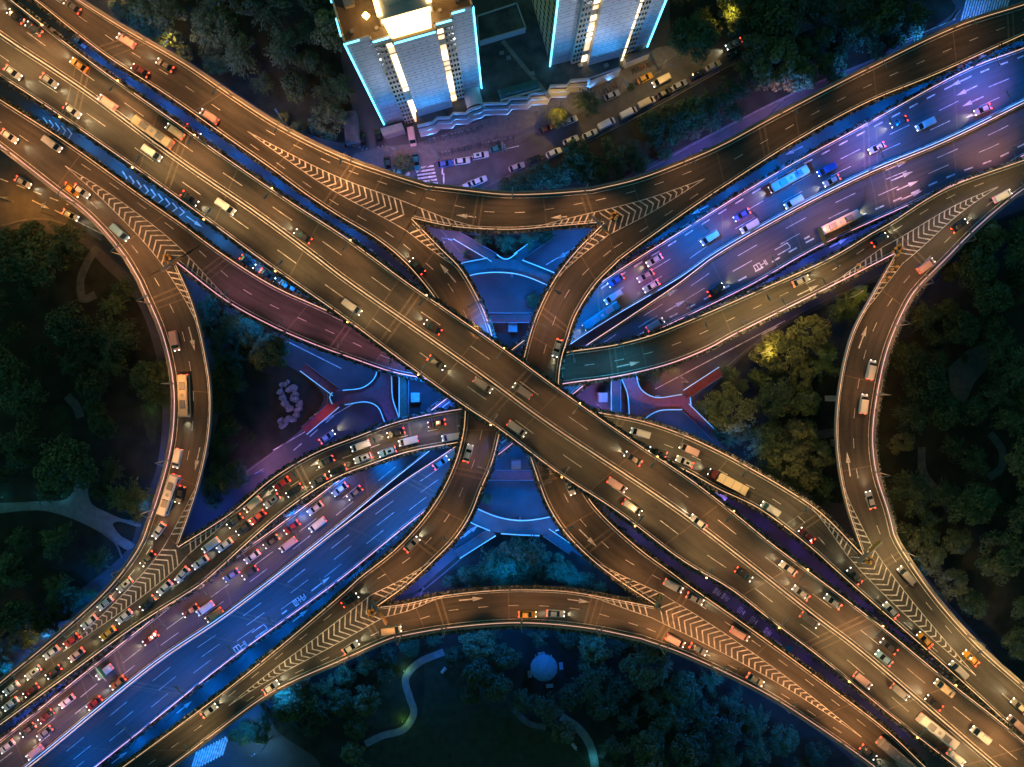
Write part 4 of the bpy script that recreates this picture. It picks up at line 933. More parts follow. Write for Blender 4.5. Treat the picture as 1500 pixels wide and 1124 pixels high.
footbridge("red paved footbridge near the big lone yellowish tree with pale blue railings", [tuple(p) for p in spline(er, 6)] + [tuple(p) for p in reversed(spline(e2, 6))] + [(1011, 594), (1010, 582)] + [tuple(p) for p in reversed(spline(e1, 6))], 5.5, M_BRICKP, [er, e1, e2, [(1010, 582), (1011, 594)]], [((1004, 578), (1056, 544), 2.6), ((1004, 597), (1048, 640), 2.6)])
# crossing beams (stair towers) at the four inner corners
for x0, y0, x1, y1, w, lab in ((592, 540, 592, 625, 2.6, "brown crossing gantry of twin beams beside the red footbridge near the rockery garden"), (902, 545, 902, 620, 2.6, "brown crossing gantry of twin beams beside the red footbridge near the lone tree"),
                               (712, 466, 790, 466, 2.6, "brown tiled crossing beam at the foot of the upper plaza"), (712, 696, 800, 696, 2.8, "brown tiled crossing beam at the head of the lower plaza")):
    a, e = W(x0, y0, 5.0), W(x1, y1, 5.0); c = (a + e) / 2; r = empty("crossing_beam", (c.x, c.y, 0)); tag(r, lab, "beam", "crossing beams round the centre"); d = e - a; an = math.atan2(d.y, d.x)
    b = MB(); b.box((0, 0, 4.2), d.length, w, .8, an); b.build("beam_deck", M_BRICKP if x0 > 700 else M_CONC2, r)
    for sg in (-1, 1):
        n = Vector((-d.y, d.x, 0)).normalized() * sg * w * .5; b = MB(); b.box((n.x, n.y, 5.0), d.length, .16, 1.0, an); b.build("railing", M_METAL if (sg > 0 or x0 > 700 and x0 < 800) else LED["cyan"], r)
    b = MB(); n = Vector((-d.y, d.x, 0)).normalized() * (w * .5 + 1.5) * (-1 if x0 > 880 else 1) ; n = n if x0 < 700 or x0 > 880 else Vector((0, -2.6 if y0 < 500 else 2.6, 0))
    if x0 < 600: n = Vector((3.0, 0, 0))
    if x0 > 880: n = Vector((-3.4, 0, 0))
    b.box((n.x, n.y, 0), 2.6, 2.4, 4.6, an); b.build("lift_shaft", M_WHITE, r)
    for u in (-.4, .4): b = MB(); b.box((d.x * u, d.y * u, 0), .9, .9, 4.19, an); b.build("column", M_CONC, r)

# ---------------------------------------------------------------- street lamps (poles lean outward in the picture because they are tall)
def street_lamp(base, toward, label, color, power, h=9.0, group="street lamps on the viaducts", arm=2.2, glow=None, cone=168, tilt=.25, spread=1.0):
    r = empty("street_lamp", base, math.atan2(toward.y, toward.x)); tag(r, label, "street lamp", group)
    pm = LAMPMESH.setdefault(("pole", h), None)
    if pm is None:
        b = MB(); b.box((0, 0, 0), .5, .5, .5); b.bar((0, 0, .5), (0, 0, h - .6), .16, .11, 8); pm = LAMPMESH[("pole", h)] = b.mesh("pole", M_METAL)
        b = MB(); b.bar((0, 0, h - .65), (arm * .35, 0, h - .1), .1, .09); b.bar((arm * .35, 0, h - .1), (arm, 0, h), .09, .08); LAMPMESH[("arm", h)] = b.mesh("arm", M_METAL)
        b = MB(); b.box((arm + .4, 0, h - .1), 1.15, .46, .16, 0, 0, .8); LAMPMESH[("head", h)] = b.mesh("lamp_head", M_METAL)
    link_mesh("pole", pm, r); link_mesh("arm", LAMPMESH[("arm", h)], r); hd = link_mesh("lamp_head", LAMPMESH[("head", h)], r)
    key = ("lens", h, color)
    if key not in LAMPMESH:
        b = MB(); b.box((arm + .4, 0, h - .16), .8, .3, .055); 
        LAMPMESH[key] = b.mesh("lens", mat("lens_%.2f_%.2f" % (color[1], color[2]), (.9, .9, .9), .3, emit=color, strength=10))
    link_mesh("lens", LAMPMESH[key], hd)
    if glow:
        key = ("globe", h)
        if key not in LAMPMESH:
            b = MB(); b.box((0, 0, h - .62), .34, .34, .42, .4, 0, .7); LAMPMESH[key] = b.mesh("beacon", mat("amber_beacon", (.9, .6, .3), .4, emit=(1, .42, .10), strength=9))
        link_mesh("beacon", LAMPMESH[key], r)
    spot((arm + .5, 0, h - .3), (tilt, 0, -1), color, power, cone, .6, r, .25, spread)
    return r
LAMPMESH = {}
def lamp_run(key, side, ds, color, power, phrase, h=9.0, glow=None, arm=2.2, cone=92, lean=.5, spread=2.0):
    if key in ("LEFT", "RIGHT", "DSE", "DNW", "BNW"): cone, lean, power, spread = 158, .22, power * .75, 1.0
    if key in ("EU", "EL"): spread = 1.25
    if key in ("BSW", "VL", "VR", "BNE"): cone, lean = 84, .25
    d = D[key]; n = len(ds)
    for i, q in enumerate(ds):
        f = d.at(q); p = d.P(f, 0.0 if side == 'L' else 1.0); ins = (d.inL if side == 'L' else d.inR)[min(int(f), d.n - 1)]
        p = p + ins * .18; p.z += .8 if side else 0
        gain = 1.0 + (1.6 * abs(q / d.len - .5) * 2 if key == "A" else 0)
        street_lamp(p, ins, phrase % ORD[i], color, round(power * gain, -2), h, glow=glow, arm=arm, cone=cone, tilt=lean, spread=spread)
def at_px(key, side, pts):
    d = D[key]; E = d.Lp if side == 'L' else d.Rp; out = []
    for x, y in pts:
        i = min(range(d.n), key=lambda k: (E[k] - Vector((x, y))).length); out.append(d.cum[i])
    return sorted(out)
def every(key, step, d0): 
    d = D[key]; out = []; q = d0
    while q < d.len - 2: out.append(q); q += step
    return out
lamp_run("A", 'L', every("A", 22, 6), WARM, P_LAMP * .6, "amber-topped lamp on the flyover's tower side, %s to the upper left end", glow=True, cone=100, lean=.6)
lamp_run("A", 'R', every("A", 22, 16), GOLD, P_LAMP * .6, "amber-topped lamp on the flyover's pavilion side, %s to the upper left end", glow=True, cone=100, lean=.6)
lamp_run("BNW", 'L', at_px("BNW", 'L', [(120, 5), (215, 62), (335, 137), (425, 195), (520, 238)]), WARM, P_LAMP * 1.75, "slim lamp post between grove and straight ramp, %s to the ramp's far end")
lamp_run("BNE", 'L', at_px("BNE", 'L', [(1004, 235), (1135, 168), (1262, 105), (1390, 42)]), WARM, P_LAMP * .38, "slim lamp post on the dark empty ramp, %s to its far end")
lamp_run("TOP", 'L', at_px("TOP", 'L', [(640, 276), (751, 284), (860, 278)]), WARM, P_LAMP * .75, "slim lamp post on the curve below the towers, %s to the grove")
lamp_run("BOT", 'R', at_px("BOT", 'R', [(585, 930), (654, 920), (766, 912), (875, 922)]), WARM, P_LAMP * .85, "slim lamp post on the curve above the pavilion, %s to the striped crossing")
lamp_run("BSW", 'R', at_px("BSW", 'R', [(300, 1085), (405, 1011), (505, 962)]), GOLD, P_LAMP * .8, "slim lamp post on the striped crossing ramp, %s to its far end")
lamp_run("BSE", 'R', at_px("BSE", 'R', [(1235, 1090), (1135, 1024), (1045, 976), (970, 945)]), WARM, P_LAMP * 1.7, "slim lamp post on the longest chevron ramp, %s to its far end")
lamp_run("LEFT", 'L', at_px("LEFT", 'L', [(222, 445), (252, 558), (247, 670), (226, 745)]), WARM, P_LAMP * .85, "slim lamp post on the curve by the rockery, %s to its top")
lamp_run("DSW", 'L', at_px("DSW", 'L', [(185, 832), (115, 903), (40, 968)]), GOLD, P_LAMP * .8, "slim lamp post on the jammed ramp, %s to its far end")
lamp_run("DNW", 'R', at_px("DNW", 'R', [(20, 228), (115, 300), (185, 376)]), WARM, P_LAMP * 1.85, "slim lamp post on the orange corner ramp, %s to its far end")
lamp_run("RIGHT", 'L', at_px("RIGHT", 'L', [(1342, 425), (1313, 480), (1283, 582), (1284, 695)]), WARM, P_LAMP * .85, "slim lamp post leaning over the dark wood on its curve, %s to the top")
lamp_run("DSE", 'L', at_px("DSE", 'L', [(1318, 802), (1417, 930), (1490, 998)]), GOLD, P_LAMP * 1.85, "slim lamp post leaning over trees, dark wood ramp, %s to its far end")
lamp_run("DNE", 'R', at_px("DNE", 'R', [(1480, 293), (1400, 362)]), GOLD, P_LAMP * .85, "slim lamp post on the yellow drum ramp, %s to its far end")
for k, pts, lab in (("VL", [(606, 345), (690, 450), (716, 480), (720, 685), (672, 790), (600, 855)], "small lamp post on the ramp left of the plazas, %s to the towers"),):
    lamp_run(k, 'R', at_px(k, 'R', pts), WARM, P_LAMP * .6, lab, 8.0)
lamp_run("VR", 'L', at_px("VR", 'L', [(860, 350), (800, 430), (779, 480), (790, 705), (820, 768), (905, 850)]), WARM, P_LAMP * .55, "small lamp post on the ramp right of the plazas, %s to the towers", 8.0)
lamp_run("HU", 'R', at_px("HU", 'R', [(335, 443), (415, 486), (500, 520), (580, 547)]), (1.0, .32, .48), P_LAMP * .45, "small lamp post on the sagging ramp's violet end, %s to the chevron", 8.0)
lamp_run("HU", 'L', at_px("HU", 'L', [(840, 514), (900, 505)]), (.02, .42, .75), P_LAMP * .55, "added teal lamp post where the sagging ramp dips under the flyover, %s to the dip", 8.0)  # added lamps: tint the deck teal where it passes under the flyover
lamp_run("HU", 'L', at_px("HU", 'L', [(1020, 465), (1110, 426), (1200, 384)]), WARM, P_LAMP * .5, "small lamp post on the sagging ramp's far end, %s to the teal dip", 8.0)
lamp_run("HD", 'L', at_px("HD", 'L', [(345, 745), (440, 676), (545, 630), (635, 606)]), GOLD, P_LAMP * .65, "small lamp post on the arched ramp's jam side, %s to the chevron", 8.0)
lamp_run("HD", 'L', at_px("HD", 'L', [(900, 608), (990, 634), (1085, 678), (1170, 728)]), GOLD, P_LAMP * .75, "small lamp post on the arched ramp's truck side, %s to the flyover", 9.0, cone=164, lean=.0, spread=1.0)
lamp_run("HU", 'R', at_px("HU", 'R', [(1075, 492), (1140, 458), (1195, 432)]), (1.0, .66, .22), P_LAMP * .8, "added outward lamp post on the sagging ramp lighting the bright trees, %s to the teal dip", 9.0, cone=166, lean=-.45, spread=1.0)  # added lamps turned outward to brighten the tree crowns
# violet, pink and blue lamps on the low carriageways
lamp_run("EU", 'L', at_px("EU", 'L', [(1420, 100), (1267, 182), (1130, 257), (1020, 325)]), (.0, .17, 1.0), P_LAMP * 4.2, "blue lamp post on the low blue carriageway, %s to the upper right corner", 10, arm=3, cone=140, lean=.5)
lamp_run("EU", 'R', at_px("EU", 'R', [(1440, 178), (1280, 250), (1100, 342), (960, 428)]), (1.0, .20, .55), P_LAMP * .95, "violet median lamp of the low carriageways, %s to the upper right corner", 10, arm=3)
lamp_run("EL", 'R', at_px("EL", 'R', [(1450, 255), (1340, 300), (1230, 350), (1120, 408), (1010, 462)]), (1.0, .38, .20), P_LAMP * 1.15, "rose lamp, lettered carriageway's edge, %s to the upper right corner", 10, arm=3)
lamp_run("EU", 'L', at_px("EU", 'L', [(500, 700), (427, 757), (365, 802), (302, 848), (250, 888), (200, 928), (150, 966), (100, 1004), (50, 1044), (10, 1078)]), (1.0, .40, .30), P_LAMP * .56, "rose lamp post beside the low carriageway's queue, %s to the centre", 10, arm=3, cone=86, lean=.05)  # posts between the main ones are added to even out the light
lamp_run("EL", 'R', at_px("EL", 'R', [(490, 850), (425, 901), (363, 950), (290, 1008), (217, 1063), (140, 1124)]), (0.0, .17, 1.0), P_LAMP * 1.6, "blue lamp, lettered carriageway's deep blue end, %s to the centre", 10, arm=3, cone=150, lean=.5)  # in-between lamps added to fill the dark gaps along this edge
# ground level lamps: street, corner, park
def ground_lamp(x, y, tx, ty, color, power, label, h=8.0, arm=2.0):
    p = W(x, y, 0); street_lamp(p, (W(tx, ty, 0) - p).normalized(), label, color, power, 10.5 if "tree" in label or "grove" in label or "bush" in label or "dark end" in label or "amber" in label else h, "street lamps on the ground", arm)
for x, y, tx, ty, c, pw, lab in ((573, 228, 600, 240, PINK, 900, "street lamp by the gatehouse at the pink end of the street"), (642, 233, 650, 255, PINK, 1300, "street lamp behind the blue parked car"), (736, 222, 745, 240, PINK, 1000, "street lamp at the end of the scooter rack"),
                                 (803, 178, 817, 172, (1, .56, .06), 2000, "street lamp glowing inside the bright yellow tree"), (906, 132, 915, 150, (1, .62, .30), 650, "street lamp beside the small palm"), (967, 106, 975, 120, (1, .60, .18), 1800, "street lamp by the yellow taxi"), (1068, 50, 1058, 40, (1, .54, .06), 1500, "street lamp at the dark end of the street"),
                                 (20, 296, 40, 300, SODIUM, 1500, "orange lamp on the road corner beside the park"), (80, 318, 90, 305, SODIUM, 700, "orange lamp at the park kerb"), (426, 190, 416, 174, (1, .5, .08), 900, "lamp in the grove edge nearest the pale tree"), (258, 92, 270, 78, (1, .5, .08), 1000, "lamp in the grove edge beside the paved corner"), (190, -2, 176, 10, (1, .5, .08), 1000, "lamp in the grove edge at the top of the picture"),
                                 (1010, 238, 1030, 222, VIOLET, 1500, "violet lamp on the pavement under the dark empty ramp"), (1120, 176, 1135, 160, PINK, 1300, "pink lamp on the pavement below the big pale tree"), (1098, 520, 1122, 512, (1, .60, .12), 1500, "amber lamp at the roadside by the twin bright trees"), (1230, 440, 1248, 428, (1, .52, .06), 650, "amber lamp by the bright bush under the yellow drums"),  # the amber lamp by the twin trees is added to light their crowns
                                 (385, 690, 400, 682, PINK, 1100, "pink lamp beside the arched ramp and garden"), (90, 936, 76, 932, (1, .48, .08), 800, "amber lamp glowing under the jammed ramp"), (395, 1083, 380, 1090, (.2, .6, 1), 900, "white-blue lamp beside the striped crossing"), (620, 862, 640, 850, VIOLET, 1300, "violet lamp on the pavement beside the dense trees"), (430, 1016, 436, 1004, (1, .6, .2), 250, "small lamp beside the garden shed"),
                                 (650, 355, 670, 360, PINK, 900, "pink lamp beside the upper plaza stair"), (880, 600, 870, 590, (.9, .3, .9), 900, "pink lamp under the teal dip of the sagging ramp"), (462, 612, 505, 583, (1, .22, .28), 170, "added rose lamp beside the red footbridge near the rockery"), (1000, 560, 985, 550, (1, .35, .25), 1200, "rose lamp beside the dark road under the sagging ramp"), (1110, 470, 1090, 480, (1, .5, .25), 1000, "rose lamp on the side road above the twin bright trees")):  # the rose lamp near the rockery is added to redden the bridge paving
    ground_lamp(x, y, tx, ty, c, pw * (1.7 if y < 270 and 560 < x < 1100 else 2.6), lab)
for x, y, lab in ((590, 1056, "low green garden light beside the S-shaped park path"), (20, 545, "low green garden light in the dark park beyond the curve"), (592, 982, "low green garden light at the bend of the S-shaped park path"), (222, 600, "low green garden light near the curve by the rockery"), (58, 726, "low cyan path light on the straight pale path, nearer the picture edge"), (92, 727, "low cyan path light at the corner where the pale path forks"), (207, 748, "low cyan path light at the path end under the curved ramp"), (868, 1112, "low cyan path light beside the curved lawn path"), (5, 728, "low cyan path light where the pale path leaves the picture")):
    r = empty("garden_light", W(x, y)); tag(r, lab, "garden light"); b = MB(); b.bar((0, 0, 0), (0, 0, .7), .08); b.build("post", M_DARKM, r); b = MB(); b.bar((0, 0, .7), (0, 0, .9), .14, .1); b.build("lamp_cap", M_METAL, r)
    point((.35, .2, 1.5), (.45, 1, .15) if 'green' in lab else (.1, .75, 1), 110 if x > 500 else 60, .2, r)

# ---------------------------------------------------------------- blue and violet floodlights under the deck edges
FLM = None
FLP = None
def flood_run(key, side, ds, color, power, out=0.6, cone=120, off=-.9, drop=1.3, low=False):
    """floodlights under a deck edge, or (low) short floodlight posts on the ground along it"""
    global FLM, FLP
    d = D[key]
    if FLM is None:
        b = MB(); b.box((0, 0, -.2), .5, .3, .3); FLM = b.mesh("floodlight", M_DARKM)
        b = MB(); b.bar((0, 0, 0), (0, 0, 5.0), .07, .05, 6); FLP = b.mesh("post", M_DARKM)
    for q in ds:
        f = d.at(q); p = d.P(f, 0.0 if side == 'L' else 1.0); ins = (d.inL if side == 'L' else d.inR)[min(int(f), d.n - 1)]
        if low:
            p = p - ins * low; p.z = 0
            if any(o.find_world(p) is not None and o.find_world(p) < 6 for o in D.values()): continue
            r = empty("floodlight_post", p); tag(r, "short ground floodlight post in the strip beside the " + d.phrase, "floodlight", "ground floodlights beside the " + d.phrase)
            link_mesh("post", FLP, r); link_mesh("lamp_head", FLM, r, (0, 0, 5.15)); spot((0, 0, 4.85), (0, 0, -1), color, power * .24, 166, .35, r, .3); continue
        p = p + ins * off; p.z -= drop
        aim = Vector((p.x - ins.x * out * p.z, p.y - ins.y * out * p.z, 0)); hit = False
        for u in (.15, .35, .6, .85):
            w = Vector((p.x, p.y, 0)).lerp(Vector((aim.x, aim.y, 0)), u)
            for k, o in D.items():
                if k == key or k in ("EU", "EL"): continue
                z = o.find_world(w)
                if z is not None and z < p.z - 1: hit = True
        if hit: continue
        o = link_mesh("floodlight", FLM, d.root, p - d.org + Vector((0, 0, .25)) - ins * off * .35)
        spot(p - d.org, (-ins.x * out, -ins.y * out, -1), color, power, cone, .7, d.root, .4)
def seg(key, side, a, c, step):
    d = D[key]; lo, hi = sorted((at_px(key, side, [a])[0], at_px(key, side, [c])[0])); out = []; q = lo
    while q <= hi: out.append(q); q += step
    return out
F = P_FLOOD
NIGHTV = (.24, .10, 1.0); TEAL = (.01, .26, .80)
flood_run("A", 'L', seg("A", 'L', (60, 30), (520, 360), 12), BLUE, F * .8, low=2.2)
flood_run("A", 'L', seg("A", 'L', (590, 410), (1060, 740), 8), BLUE, F * 1.1, .55)
flood_run("A", 'L', seg("A", 'L', (1040, 725), (1480, 1070), 12), (.18, .08, .8), F * .2, low=2.2)
flood_run("A", 'R', seg("A", 'R', (10, 115), (460, 430), 12), TEAL, F * .9, low=2.6)
flood_run("A", 'R', seg("A", 'R', (470, 440), (960, 790), 8), BLUE, F * 1.1, .55)
flood_run("A", 'R', seg("A", 'R', (960, 790), (1400, 1120), 12), (.22, .08, .8), F * .16, low=2.4)
flood_run("BNE", 'R', seg("BNE", 'R', (1540, 35), (930, 365), 12), BLUE, F * 1.0, low=2.2)
flood_run("BSW", 'L', seg("BSW", 'L', (180, 1122), (520, 850), 12), BLUE, F * 1.0, low=2.4)
flood_run("EU", 'L', seg("EU", 'L', (20, 1070), (430, 753), 12), (.04, .12, 1.0), F * .8, low=2.0)
flood_run("EL", 'R', seg("EL", 'R', (1480, 238), (1000, 467), 12), (.05, .14, 1.0), F * .8, low=1.8)
flood_run("VL", 'R', seg("VL", 'R', (660, 378), (722, 494), 14), BLUE, F * .75, .5); flood_run("VL", 'R', seg("VL", 'R', (720, 682), (630, 830), 14), BLUE, F * .75, .5)
flood_run("VR", 'L', seg("VR", 'L', (840, 372), (770, 500), 14), BLUE, F * .75, .5); flood_run("VR", 'L', seg("VR", 'L', (780, 680), (880, 830), 14), BLUE, F * .75, .5)
flood_run("VR", 'R', seg("VR", 'R', (890, 400), (825, 520), 10), BLUE, F * .4, .7); flood_run("VL", 'L', seg("VL", 'L', (676, 640), (560, 820), 10), BLUE, F * .33, .7)
flood_run("HU", 'R', seg("HU", 'R', (300, 420), (620, 556), 15), BLUE, F * .4, .2); flood_run("HD", 'L', seg("HD", 'L', (300, 775), (660, 600), 17), (.05, .12, 1.0), F * .2, .3)
flood_run("HU", 'R', seg("HU", 'R', (830, 563), (1010, 520), 17), BLUE, F * .5, .45); flood_run("HD", 'L', seg("HD", 'L', (890, 606), (1100, 690), 17), BLUE, F * .35, .35)
flood_run("BOT", 'R', seg("BOT", 'R', (560, 938), (960, 935), 15), (.0, .17, 1.0), F * .42, 1.2, 140); flood_run("BSE", 'R', seg("BSE", 'R', (1000, 957), (1267, 1113), 15), (.0, .17, 1.0), F * .55, 1.2, 140)
flood_run("BSW", 'R', seg("BSW", 'R', (263, 1113), (540, 950), 17), (.01, .22, 1.0), F * .45, .9); flood_run("BOT", 'L', seg("BOT", 'L', (640, 872), (900, 875), 17), (.0, .20, 1.0), F * .75, 1.1, 140)
flood_run("TOP", 'R', seg("TOP", 'R', (660, 333), (870, 325), 17), BLUE, F * .45, .6); flood_run("TOP", 'L', seg("TOP", 'L', (640, 275), (860, 279), 18), (.03, .22, 1.0), F * .3, 1.2, 140)
flood_run("BNW", 'L', seg("BNW", 'L', (150, 20), (600, 268), 18), (.03, .22, 1.0), F * .34, 1.2, 140); flood_run("BNE", 'L', seg("BNE", 'L', (940, 262), (1450, 22), 18), (.03, .22, 1.0), F * .34, 1.2, 140)
flood_run("DSW", 'L', seg("DSW", 'L', (10, 992), (215, 780), 15), BLUE, F * .22, .7); flood_run("LEFT", 'L', seg("LEFT", 'L', (246, 680), (222, 755), 14), BLUE, F * .2, .6)
flood_run("DSE", 'L', seg("DSE", 'L', (1330, 820), (1490, 1000), 18), BLUE, F * .1, .7)
flood_run("HD", 'R', seg("HD", 'R', (420, 748), (640, 655), 15), BLUE, F * .3, .5)
# ---------------------------------------------------------------- vehicles at rest
PAINT = {}
for nm, c in {"white": (.70, .70, .70), "silver": (.36, .37, .39), "black": (.018, .018, .02), "dark grey": (.07, .07, .075), "red": (.42, .02, .02), "blue": (.02, .10, .38), "teal": (.02, .20, .22),
              "yellow": (.72, .34, .02), "cream": (.62, .52, .36), "pale pink": (.66, .42, .40), "grey": (.22, .22, .23), "light blue": (.20, .42, .62), "dark green": (.015, .06, .05), "maroon": (.12, .015, .02), "orange": (.55, .18, .03)}.items():  # pale pink: mostly white bodies with pink light put into the paint
    PAINT[nm] = mat("paint_" + nm.replace(" ", "_"), c, .35, coat=.6)
VM = {}
def loft(b, st, m=0):
    """st: (x, halfwidth, z0, z1, chamfer)"""
    rows = []
    for x, w, z0, z1, c in st:
        rows.append([b.vert(p) for p in ((x, -w, z0), (x, w, z0), (x, w, z1 - c), (x, w - c * 1.3, z1), (x, -w + c * 1.3, z1), (x, -w, z1 - c))])
    for r, q in zip(rows, rows[1:]):
        for k in range(6): l = (k + 1) % 6; b.f.append([r[k], r[l], q[l], q[k]]); b.m.append(m)
    b.f.append(list(reversed(rows[0]))); b.m.append(m); b.f.append(rows[-1]); b.m.append(m)
def frustum(b, x0, x1, w0, z0, X0, X1, w1, z1, m=0):
    lo = [b.vert(p) for p in ((x0, -w0, z0), (x1, -w0 * .94, z0), (x1, w0 * .94, z0), (x0, w0, z0))]; hi = [b.vert(p) for p in ((X0, -w1, z1), (X1, -w1 * .95, z1), (X1, w1 * .95, z1), (X0, w1, z1))]; b._prism(lo, hi, m)
def vparts(kind, col):
    """list of (name, mesh, loc, parent index) cached per kind and colour"""
    if (kind, col) in VM: return VM[(kind, col)]
    P = PAINT[col]; out = []
    def add(n, b, m, parent=-1, smooth=False): out.append((n, b.mesh(n, m, smooth), parent)); return len(out) - 1
    tail, wheels, lw = -2.3, (-1.4, 1.4), .82; hx = 2.22; hz = .62; tz = .75
    if kind in ("sedan", "taxi"):
        b = MB(); loft(b, [(-2.32, .68, .35, .80, .08), (-2.15, .84, .25, .93, .1), (-1.4, .90, .22, .97, .1), (.6, .90, .22, .95, .1), (1.7, .87, .22, .86, .1), (2.15, .78, .25, .76, .1), (2.34, .60, .35, .62, .08)]); bi = add("body", b, P)
        b = MB(); frustum(b, -1.95, 1.05, .80, .94, -1.25, .25, .62, 1.42); add("window_glass", b, M_GLASS)
        b = MB(); frustum(b, -1.27, .27, .63, 1.421, -1.15, .15, .58, 1.49); add("roof", b, P)
        if kind == "taxi": b = MB(); b.box((-.4, 0, 1.50), .22, .6, .16); add("roof_sign", b, M_HEADOFF)
    elif kind == "suv":
        b = MB(); loft(b, [(-2.38, .76, .4, 1.0, .1), (-2.25, .88, .3, 1.08, .1), (.75, .93, .28, 1.08, .1), (1.8, .90, .28, 1.0, .12), (2.2, .82, .3, .92, .1), (2.38, .66, .4, .74, .08)]); add("body", b, P)
        b = MB(); frustum(b, -2.2, 1.0, .84, 1.07, -1.9, .25, .68, 1.66); add("window_glass", b, M_GLASS)
        b = MB(); frustum(b, -1.95, .3, .70, 1.661, -1.8, .15, .62, 1.75); add("roof", b, P)
        b = MB(); b.box((-.75, 0, 1.751), .9, .7, .02); add("sunroof", b, M_GLASS)
        hz = .8; tz = .95; tail = -2.34; hx = 2.26
    elif kind == "van":
        b = MB(); loft(b, [(-2.6, .84, .4, 1.9, .15), (-2.5, .92, .35, 2.05, .18), (1.0, .94, .35, 2.08, .18), (1.15, .94, .35, 2.0, .2)]); add("body", b, P)
        b = MB(); loft(b, [(1.151, .93, .35, 1.15, .1), (1.9, .92, .35, 1.05, .12), (2.45, .85, .4, .88, .1), (2.6, .7, .45, .75, .08)]); add("bonnet", b, P)
        b = MB(); frustum(b, 1.152, 1.95, .84, 1.16, 1.152, 1.22, .76, 1.9); add("window_glass", b, M_GLASS)
        b = MB(); b.box((-.7, 0, 2.085), 1.5, .9, .1); add("roof_vent", b, P)
        tail = -2.56; wheels = (-1.6, 1.7); hx = 2.5; hz = .7; tz = 1.0
    elif kind == "bus":
        b = MB(); loft(b, [(-5.6, 1.15, .4, 2.85, .2), (-5.45, 1.25, .35, 3.0, .25), (5.35, 1.25, .35, 3.0, .25), (5.6, 1.1, .4, 2.7, .25)]); add("body", b, P)
        b = MB(); b.box((5.56, 0, 1.2), .16, 2.0, 1.4); b.box((0, -1.24, 1.45), 9.8, .06, .95); b.box((0, 1.24, 1.45), 9.8, .06, .95); add("window_glass", b, M_GLASS)
        for x in (-2.6, 2.2): b = MB(); b.box((x, 0, 3.0), 2.2, 1.5, .22, 0, 0, .9); add("roof_unit", b, PAINT["grey"])
        b = MB(); b.box((-.2, 0, 3.0), .8, .8, .08); add("roof_hatch", b, PAINT["silver"])
        tail = -5.6; wheels = (-3.2, 3.4); lw = 1.1; hx = 5.52; hz = .75; tz = 1.0
    elif kind == "truck":
        b = MB(); loft(b, [(3.2, 1.1, .5, 2.3, .15), (3.4, 1.2, .45, 2.6, .2), (4.8, 1.2, .45, 2.5, .25), (5.2, 1.05, .5, 1.5, .15)]); add("cab", b, PAINT["maroon"])
        b = MB(); frustum(b, 4.78, 5.24, 1.0, 1.5, 4.78, 4.86, .95, 2.4); add("window_glass", b, M_GLASS)
        b = MB(); b.box((-1.2, 0, .95), 8.4, 2.4, 2.3); add("cargo_box", b, P)
        b = MB(); b.box((-.4, 0, .55), 9.6, 1.1, .39); add("chassis", b, M_DARKM)
        for k in range(3): b = MB(); b.box((-3.6 + k * 2.4, 0, 3.252), .12, 2.3, .06); add("cargo_rib", b, PAINT["grey"])
        tail = -5.35; wheels = (-3.8, -2.6, 4.0); lw = 1.05; hx = 5.15; hz = .8; tz = .8
    for x in wheels:
        for sg in (-1, 1):
            b = MB(); r = .48 if kind in ("bus", "truck") else .33; b.bar((x, sg * (lw - .12), r), (x, sg * (lw + .1), r), r, r, 10); wi = add("wheel", b, M_RUBBER)
            b = MB(); b.bar((x, sg * (lw + .1), r), (x, sg * (lw + .115), r), r * .6, r * .6, 8); add("rim", b, M_METAL, wi)
    hw = lw * .72
    for sg in (-1, 1):
        b = MB(); b.box((hx + .04, sg * hw, hz), .2, .3, .18, 0, 0, .8); add("headlight", b, "H")
    for sg in (-1, 1):
        b = MB(); b.box((tail, sg * (hw + .04), tz), .2, .38, .2); add("tail_light", b, "T")
    VM[(kind, col)] = out; return out
HM = {}
CARS = []
def vehicle(kind, col, loc, head, lit=True, where="", ref=None):
    r = empty({"sedan": "parked_car" if not lit else "car", "taxi": "taxi", "suv": "suv", "van": "van", "bus": "bus", "truck": "truck"}[kind], loc, head)
    objs = []
    for n, me, par in VPARTS(kind, col, lit):
        o = link_mesh(n, me, objs[par] if par >= 0 else r); objs.append(o)
    if lit: spot((2.4 if kind not in ("bus", "truck") else 5.7, 0, .72), (1, 0, -.16), (1.0, .93, .58), P_HEAD * (1.5 if kind in ("bus", "truck") else 1), 62, .8, r, .12)
    CARS.append((r, kind, col, lit, where, ref)); return r
VL_ = {}
def VPARTS(kind, col, lit):
    k = (kind, col, lit)
    if k in VL_: return VL_[k]
    src = vparts_raw(kind, col); out = []
    for n, me, par in src:
        if n in ("headlight", "tail_light"):
            me = me.copy(); me.materials.clear(); me.materials.append({("headlight", True): M_HEADL, ("headlight", False): M_HEADOFF, ("tail_light", True): M_TAIL, ("tail_light", False): M_TAILOFF}[(n, lit)])
        out.append((n, me, par))
    VL_[k] = out; return out
def vparts_raw(kind, col):
    key = (kind, col)
    if key not in VM:
        _orig = MB.mesh
        def safe(s, name, mats, smooth=False): return _orig(s, name, M_HEADOFF if isinstance(mats, str) else mats, smooth)
        MB.mesh = safe
        try: vparts(kind, col)
        finally: MB.mesh = _orig
    return VM[key]
SIGN = {"A": 0, "EU": 1, "EL": -1, "BNW": -1, "BNE": -1, "BSW": 1, "BSE": -1, "DNW": 1, "DSW": -1, "DNE": -1, "DSE": 1, "TOP": -1, "BOT": 1, "LEFT": 1, "RIGHT": -1, "VL": -1, "VR": 1, "HU": 1, "HD": -1}
